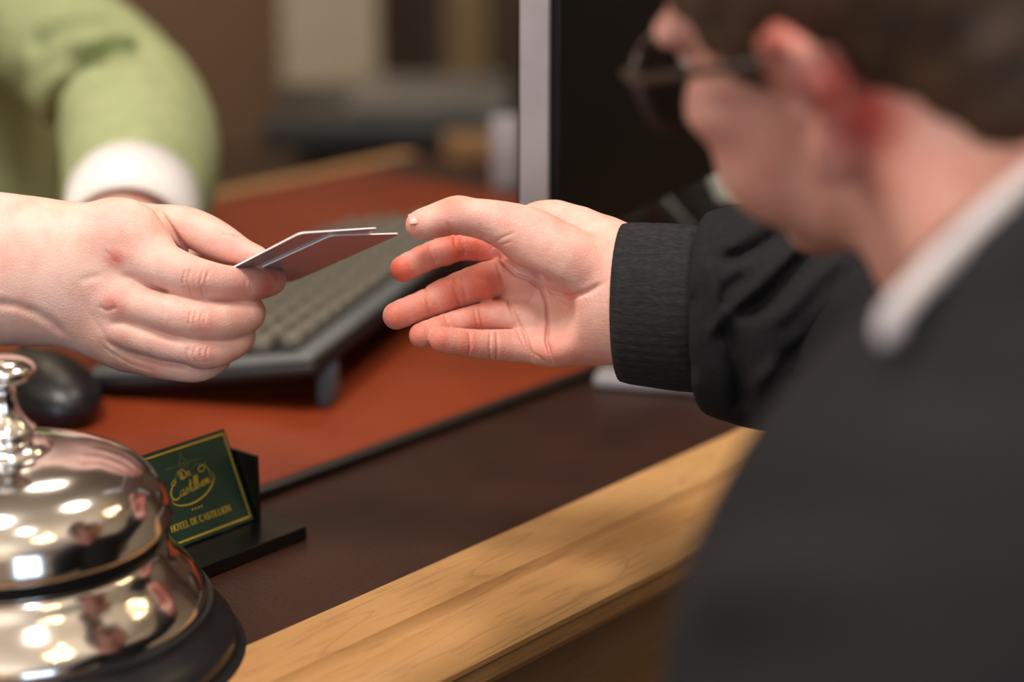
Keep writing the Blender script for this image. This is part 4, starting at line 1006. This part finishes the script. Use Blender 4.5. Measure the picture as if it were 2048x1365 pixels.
def build_mouse():
    c = G(92, 835); c[2] = DESK * 100 + .58; d = np.array([.55, -.83, 0]); s = np.array([.83, .55, 0])
    root = empty('computer_mouse', c, 'black computer mouse on the leather pad behind the bell', 'mouse')
    F = Field(c - 9, c + 9, .25); D = F.new()
    F.ell(D, c + UZ * 1.3, (5.9, 3.3, 2.6), (d, s, UZ), .3)
    X, Y, Z = np.meshgrid(*F.ax, indexing='ij', sparse=True); D = np.maximum(D, (c[2] + .02) - Z + 0 * D)
    V, Q = F.mesh(D); V = smooth_plain(V, Q, 1); V[:, 2] = np.maximum(V[:, 2], c[2] + .02); mesh_obj('shell', V, Q, BLACKP, root, True)
    m = MB(); m.box(c + d * -2.8 + UZ * 3.35, (d, s, UZ), (.8, .25, .5), .2, 3); m.build('scroll_wheel', KBLOW, root, True)
def build_monitor():
    dz = DESK * 100; d = np.array([.47, .883, 0]); d /= np.linalg.norm(d); n = np.array([d[1], -d[0], 0]); tl = R(0)
    p0 = np.array([1.25, 115.5, dz + 14.6])                          # lower near corner, middle of the edge
    WW, HH, TT = 50, 33, 1.0
    c = p0 + d * WW / 2; foot = np.array([c[0], c[1], dz])
    root = empty('computer_monitor', foot, 'flat monitor with black back and silver edge standing behind the outstretched hand', 'monitor')
    MB().box(c + UZ * HH / 2, (d, n, UZ), (WW / 2, TT * .95, HH / 2), .12).build('silver_frame', SILVER, root, True)
    MB().box(c + UZ * HH / 2 + n * 1.2 + d * .3, (d, n, UZ), (WW / 2 - .02, .4, HH / 2 - .05), .2).build('back_cover', MATBLK, root, True)
    MB().box(c + UZ * HH / 2 - n * .98, (d, n, UZ), (WW / 2 - .2, .22, HH / 2 - .2), .05).build('screen', BLACKG, root, True)
    MB().box(c + d * 8 + n * 2.9 + UZ * 3.3, (d, n, UZ), (2, 1.3, 17.2), .5).build('stand_column', MATBLK, root, True)
    MB().box(np.array([16.3, 132.3, dz + .5]), (np.array([.97, -.24, 0]), np.array([.24, .97, 0]), UZ), (10.6, 1.5, .45), .3, 3).box(np.array([18.2, 138.4, dz + .45]), (n, d, UZ), (1.5, 6.6, .4), .2).build('stand_base', SILVER, root, True)
def build_phone():
    a = R(28); d = np.array([math.cos(a), math.sin(a), 0]); n = np.array([d[1], -d[0], 0]); t = R(50)
    c = np.array([18.5, 165, DESK * 100]) + n * 4.5 - d
    root = empty('desk_telephone', c, 'black desk telephone with a tilted grey display beyond the sleeve', 'telephone')
    MB().prism([(-9, .63), (9, .63), (9, 1.6), (-6, 6.0), (-9, 6.0)], c - d * 8, n, UZ, d, 16).build('body', BLACKP, root)
    up = -n * math.cos(t) + UZ * math.sin(t); nn = n * math.sin(t) + UZ * math.cos(t)
    sc = c - n * 4.5 + UZ * 8.6 + d * 1.0
    MB().box(sc, (d, up, nn), (4.0, 3.0, .5), .3).build('display_housing', BLACKP, root, True)
    MB().box(sc + nn * .55 + d * .5, (d, up, nn), (3.0, 2.3, .08), .05).build('display', flat_mat('display_grey', S((150, 152, 146)), .3, emit=.03), root)
    MB().box(c - d * 6.5 + n * 1.0 + UZ * 6.4, (n * .93 - UZ * .36, d, UZ * .93 + n * .36), (8.5, 1.8, 1.3), .9, 3).build('handset', BLACKG, root, True)
def build_room():
    WALL = noise_mat('brown_wall', S((112, 88, 68)), S((126, 100, 78)), scale=1.2, rough=.8)
    WALLF = noise_mat('cream_wall', S((190, 176, 156)), S((200, 186, 166)), scale=1, rough=.8)
    CEIL = noise_mat('ceiling_paint', S((190, 180, 165)), S((200, 190, 175)), scale=1, rough=.9)
    FLOOR = noise_mat('floor_boards', S((74, 52, 36)), S((92, 66, 46)), scale=6, rough=.45, stretch=((0, 0, 0), (1, 8, 1)))
    I = np.eye(3)
    def st(name, c, h, m): o = MB().box(c, I, h, 0).build(name, m); o['kind'] = 'structure'; return o
    st('floor', (0, 100, -5), (310, 360, 5), FLOOR); st('ceiling', (0, 100, 275), (310, 360, 5), CEIL)
    st('wall_back', (0, 455, 135), (310, 5, 135), WALL); st('wall_left', (-305, 100, 135), (5, 350, 135), WALLF); st('wall_right', (305, 100, 135), (5, 350, 135), WALLF)
    # front wall with two window openings
    for i, (x0, x1, z0, z1) in enumerate(((-310, -190, 0, 270), (-60, 60, 0, 270), (190, 310, 0, 270), (-190, -60, 0, 90), (60, 190, 0, 90), (-190, -60, 215, 270), (60, 190, 215, 270))):
        pass
    b = MB()
    for x0, x1, z0, z1 in ((-310, -190, 0, 270), (-60, 60, 0, 270), (190, 310, 0, 270), (-190, -60, 0, 90), (60, 190, 0, 90), (-190, -60, 215, 270), (60, 190, 215, 270)):
        b.box(((x0 + x1) / 2, -255, (z0 + z1) / 2), I, ((x1 - x0) / 2, 5, (z1 - z0) / 2), 0)
    o = b.build('wall_front', WALLF); o['kind'] = 'structure'
    wf = flat_mat('window_frame_white', S((225, 225, 222)), .4)
    for i, xc in enumerate((-125, 125)):
        w = MB()
        for dx in (-63, 0, 63): w.box((xc + dx, -253, 152.5), I, (2.5, 3, 62.5), .3)
        for z in (92.5, 150, 212.5): w.box((xc, -253, z), I, (65, 2.9, 2.5), .3)
        o = w.build('window_%d' % (i + 1), wf); o['kind'] = 'structure'
        gm = flat_mat('daylight_pane', (.6, .75, 1, 1), .3, emit=5.0, ecol=(.62, .78, 1, 1)) if i == 0 else gm
        p = MB().box((xc, -257, 152.5), I, (64, .3, 62), 0).build('window_pane', gm); p.parent = o
    # pillar and dark recess on the back wall
    PIL = noise_mat('grey_plaster', S((168, 160, 144)), S((180, 172, 156)), scale=1.5, rough=.7)
    k = FP
    def X(px, d): return (px - 1024) / FP * d
    d = 425.
    st('trim_1', (X(660, d), d + 12, 135), ((X(755, d) - X(565, d)) / 2, 12, 135), PIL)
    dk = noise_mat('dark_brown_wood', S((50, 34, 22)), S((62, 44, 28)), scale=3, rough=.6)
    st('trim_2', (X(838, d), d + 20, 135), ((X(885, d) - X(800, d)) / 2, 4, 135), dk)
    tan = noise_mat('tan_panel', S((118, 98, 66)), S((128, 108, 76)), scale=3, rough=.6)
    st('trim_3', (X(965, d), d + 21, 135), ((X(1045, d) - X(885, d)) / 2, 4, 135), tan)
    st('trim_4', (X(1350, d), d + 20, 135), ((X(1800, d) - X(1050, d)) / 2, 4, 135), dk)
    # low side table with printer
    z0 = 56.5; tb = G(790, 335, z0); dd = 300.
    t = empty('side_table', (X(760, dd), dd + 8, 0), 'low dark side table carrying the printer behind the counter', 'table')
    MB().box((X(760, dd), dd + 12, z0 - 1.5), I, (34, 27, 1.5), .3).build('tabletop', dk, t)
    for sx in (-31, 31):
        for sy in (-24, 24): MB().box((X(760, dd) + sx, dd + 12 + sy, (z0 - 3) / 2), I, (2, 2, (z0 - 3) / 2), .2).build('leg', dk, t)
    p = empty('office_printer', (X(780, dd), dd + 8, z0), 'blurred dark grey office printer on the side table behind the counter', 'printer')
    x0, x1 = X(525, dd), X(1050, dd); xc = (x0 + x1) / 2; hw = (x1 - x0) / 2
    MB().box((xc, dd + 12, z0 + 4.0), I, (hw * .72, 16, 3.9), .8).build('paper_drawer', MATBLK, p, True)
    MB().box((xc, dd + 12, z0 + 10.0), I, (hw, 18, 2.4), .9).build('body', GREYPR, p, True)
    MB().box((xc + hw * .25, dd + 14, z0 + 13.2), I, (hw * .62, 15, .9), .5).build('scanner_lid', GREYLID, p, True)
    MB().box((X(945, dd), dd - 6.6, z0 + 8.6), I, (4.2, .6, 2.0), .3).build('output_slot_cover', noise_mat('tan_plastic', S((150, 112, 74)), S((160, 122, 84))), p, True)
    # small grey box behind the monitor
    g = G(1012, 392); o = MB().box((g[0], g[1] + 1.5, DESK * 100 + .62 + 3.6), I, (1.5, 1.5, 3.6), .3).build('grey_box', SILVER, None, True)
    tag(o, 'small light grey upright box standing just beyond the silver edge of the monitor', 'box')
    # ceiling lamps: clusters of small warm bulbs (they glint in the bell)
    bulb = flat_mat('warm_bulb', (1, .8, .5, 1), .3, emit=260, ecol=(1, .74, .42, 1))
    brass = flat_mat('brass', S((150, 120, 60)), .25, 1)
    rr = random.Random(3)
    for i, (cx, cy, cz) in enumerate(((-60, -60, 205), (70, -20, 215), (-150, 60, 210), (140, 150, 215))):
        L = empty('chandelier', (cx, cy, cz), ('brass chandelier nearest the windows over the guest side', 'brass chandelier above the right of the guest', 'brass chandelier by the left wall', 'brass chandelier beyond the counter on the right')[i], 'lamp', 'brass chandeliers')
        f = MB(); f.tube([(cx, cy, 270), (cx, cy, cz)], .6, 10)
        for j in range(7):
            a = j / 7 * 2 * math.pi + i; rd = 22 if j % 2 else 15; e = (cx + rd * math.cos(a), cy + rd * math.sin(a), cz + (2 if j % 2 else -6))
            f.tube([(cx, cy, cz + 1), (cx + rd * .6 * math.cos(a), cy + rd * .6 * math.sin(a), cz - 8), e], .4, 8)
            MB().sphere((e[0], e[1], e[2] + 2.2), 1.1, 14, 8).build('bulb', bulb, L, True)
        f.build('frame', brass, L, True, 60)

def light(name, kind, loc, energy, color, size=.3, target=None, spot=None, blend=.5):
    l = bpy.data.lights.new(name, kind); l.energy = energy; l.color = color
    if kind == 'AREA': l.shape = 'DISK'; l.size = size
    elif kind in ('POINT', 'SPOT'): l.shadow_soft_size = size
    if kind == 'SPOT': l.spot_size = R(spot or 60); l.spot_blend = blend
    o = bpy.data.objects.new(name, l); COL.objects.link(o); o.location = loc
    if target is not None:
        o.rotation_euler = (Vector(target) - Vector(loc)).to_track_quat('-Z', 'Y').to_euler()
    return o
def build_lights():
    T = Vector((-.05, 1.0, .95))
    light('ceiling_downlight', 'AREA', (-.45, .55, 2.6), 27, (1, .92, .87), .5, T)
    light('ceiling_downlight', 'AREA', (.55, 1.35, 2.6), 10, (1, .88, .78), .35, (.1, 1.1, .8))
    light('ceiling_downlight', 'SPOT', (.25, .0, 2.6), 26, (1, .88, .78), .06, (.05, 1.0, .8), 40, .4)
    light('face_fill', 'AREA', (-1.9, 1.1, 1.9), 12, (1, .92, .84), .5, (.35, .75, 1.05))  # unseen fill added on the left to brighten the guest's face
    light('window_daylight', 'AREA', (-1.25, -2.3, 1.6), 13, (.84, .90, 1.0), 1.3, (-.1, 1.0, .9))
    light('back_downlight', 'AREA', (-.9, 3.2, 2.6), 22, (1, .82, .62), .4, (-.9, 4.2, 1.0))
    light('back_downlight', 'AREA', (-.3, 2.3, 2.6), 5, (1, .86, .70), .4, (-.7, 2.2, .8))
    light('ceiling_fill', 'AREA', (0, -1.9, 1.8), 26, (1, .93, .86), .6, (0, -1.7, 2.7))  # three unseen fills added to brighten the ceiling and the bell's reflections
    light('ceiling_fill', 'AREA', (-1.9, -.6, 1.9), 22, (1, .90, .80), .6, (-1.6, -.5, 2.7))
    light('ceiling_fill', 'AREA', (1.9, .2, 1.9), 22, (1, .90, .80), .6, (1.6, .2, 2.7))
    w = bpy.data.worlds.new('room_ambient'); SC.world = w; w.use_nodes = True
    w.node_tree.nodes['Background'].inputs[0].default_value = (.9, .8, .7, 1); w.node_tree.nodes['Background'].inputs[1].default_value = .15

import time as _t
t0 = _t.time()
build_room(); build_counter(); build_bell(); build_holder(); build_keyboard(); build_mouse(); build_monitor(); build_phone()
_b = P(662, 471, 2.2); _v = P(797, 467, -1.9) - _b; _v /= np.linalg.norm(_v); _u = P(560, 517, -.1) - _b; _u -= _v * _u.dot(_v); _u /= np.linalg.norm(_u)
_n = np.cross(_u, _v); _n *= np.sign(_n[2])
def on_plane(px, py, off):
    d = np.array([(px - 1024) / FP, -(py - 682.5) / FP, -1.0]); o = np.array([0, 0, FOC]); q = _b + _n * off
    return o + d * ((q - o) @ _n) / (d @ _n)
key_card(on_plane(600, 466, -.10), on_plane(768, 455, -.10), on_plane(490, 533, -.10), 'white-edged plastic key card with its rounded corner raised, nearer the thumb')
key_card(_b, _b + _v * 5, _b + _u * 5, 'white-edged plastic key card reaching furthest towards the open hand')
build_guest(); build_clerk(); build_lights()
print('built in', _t.time() - t0)
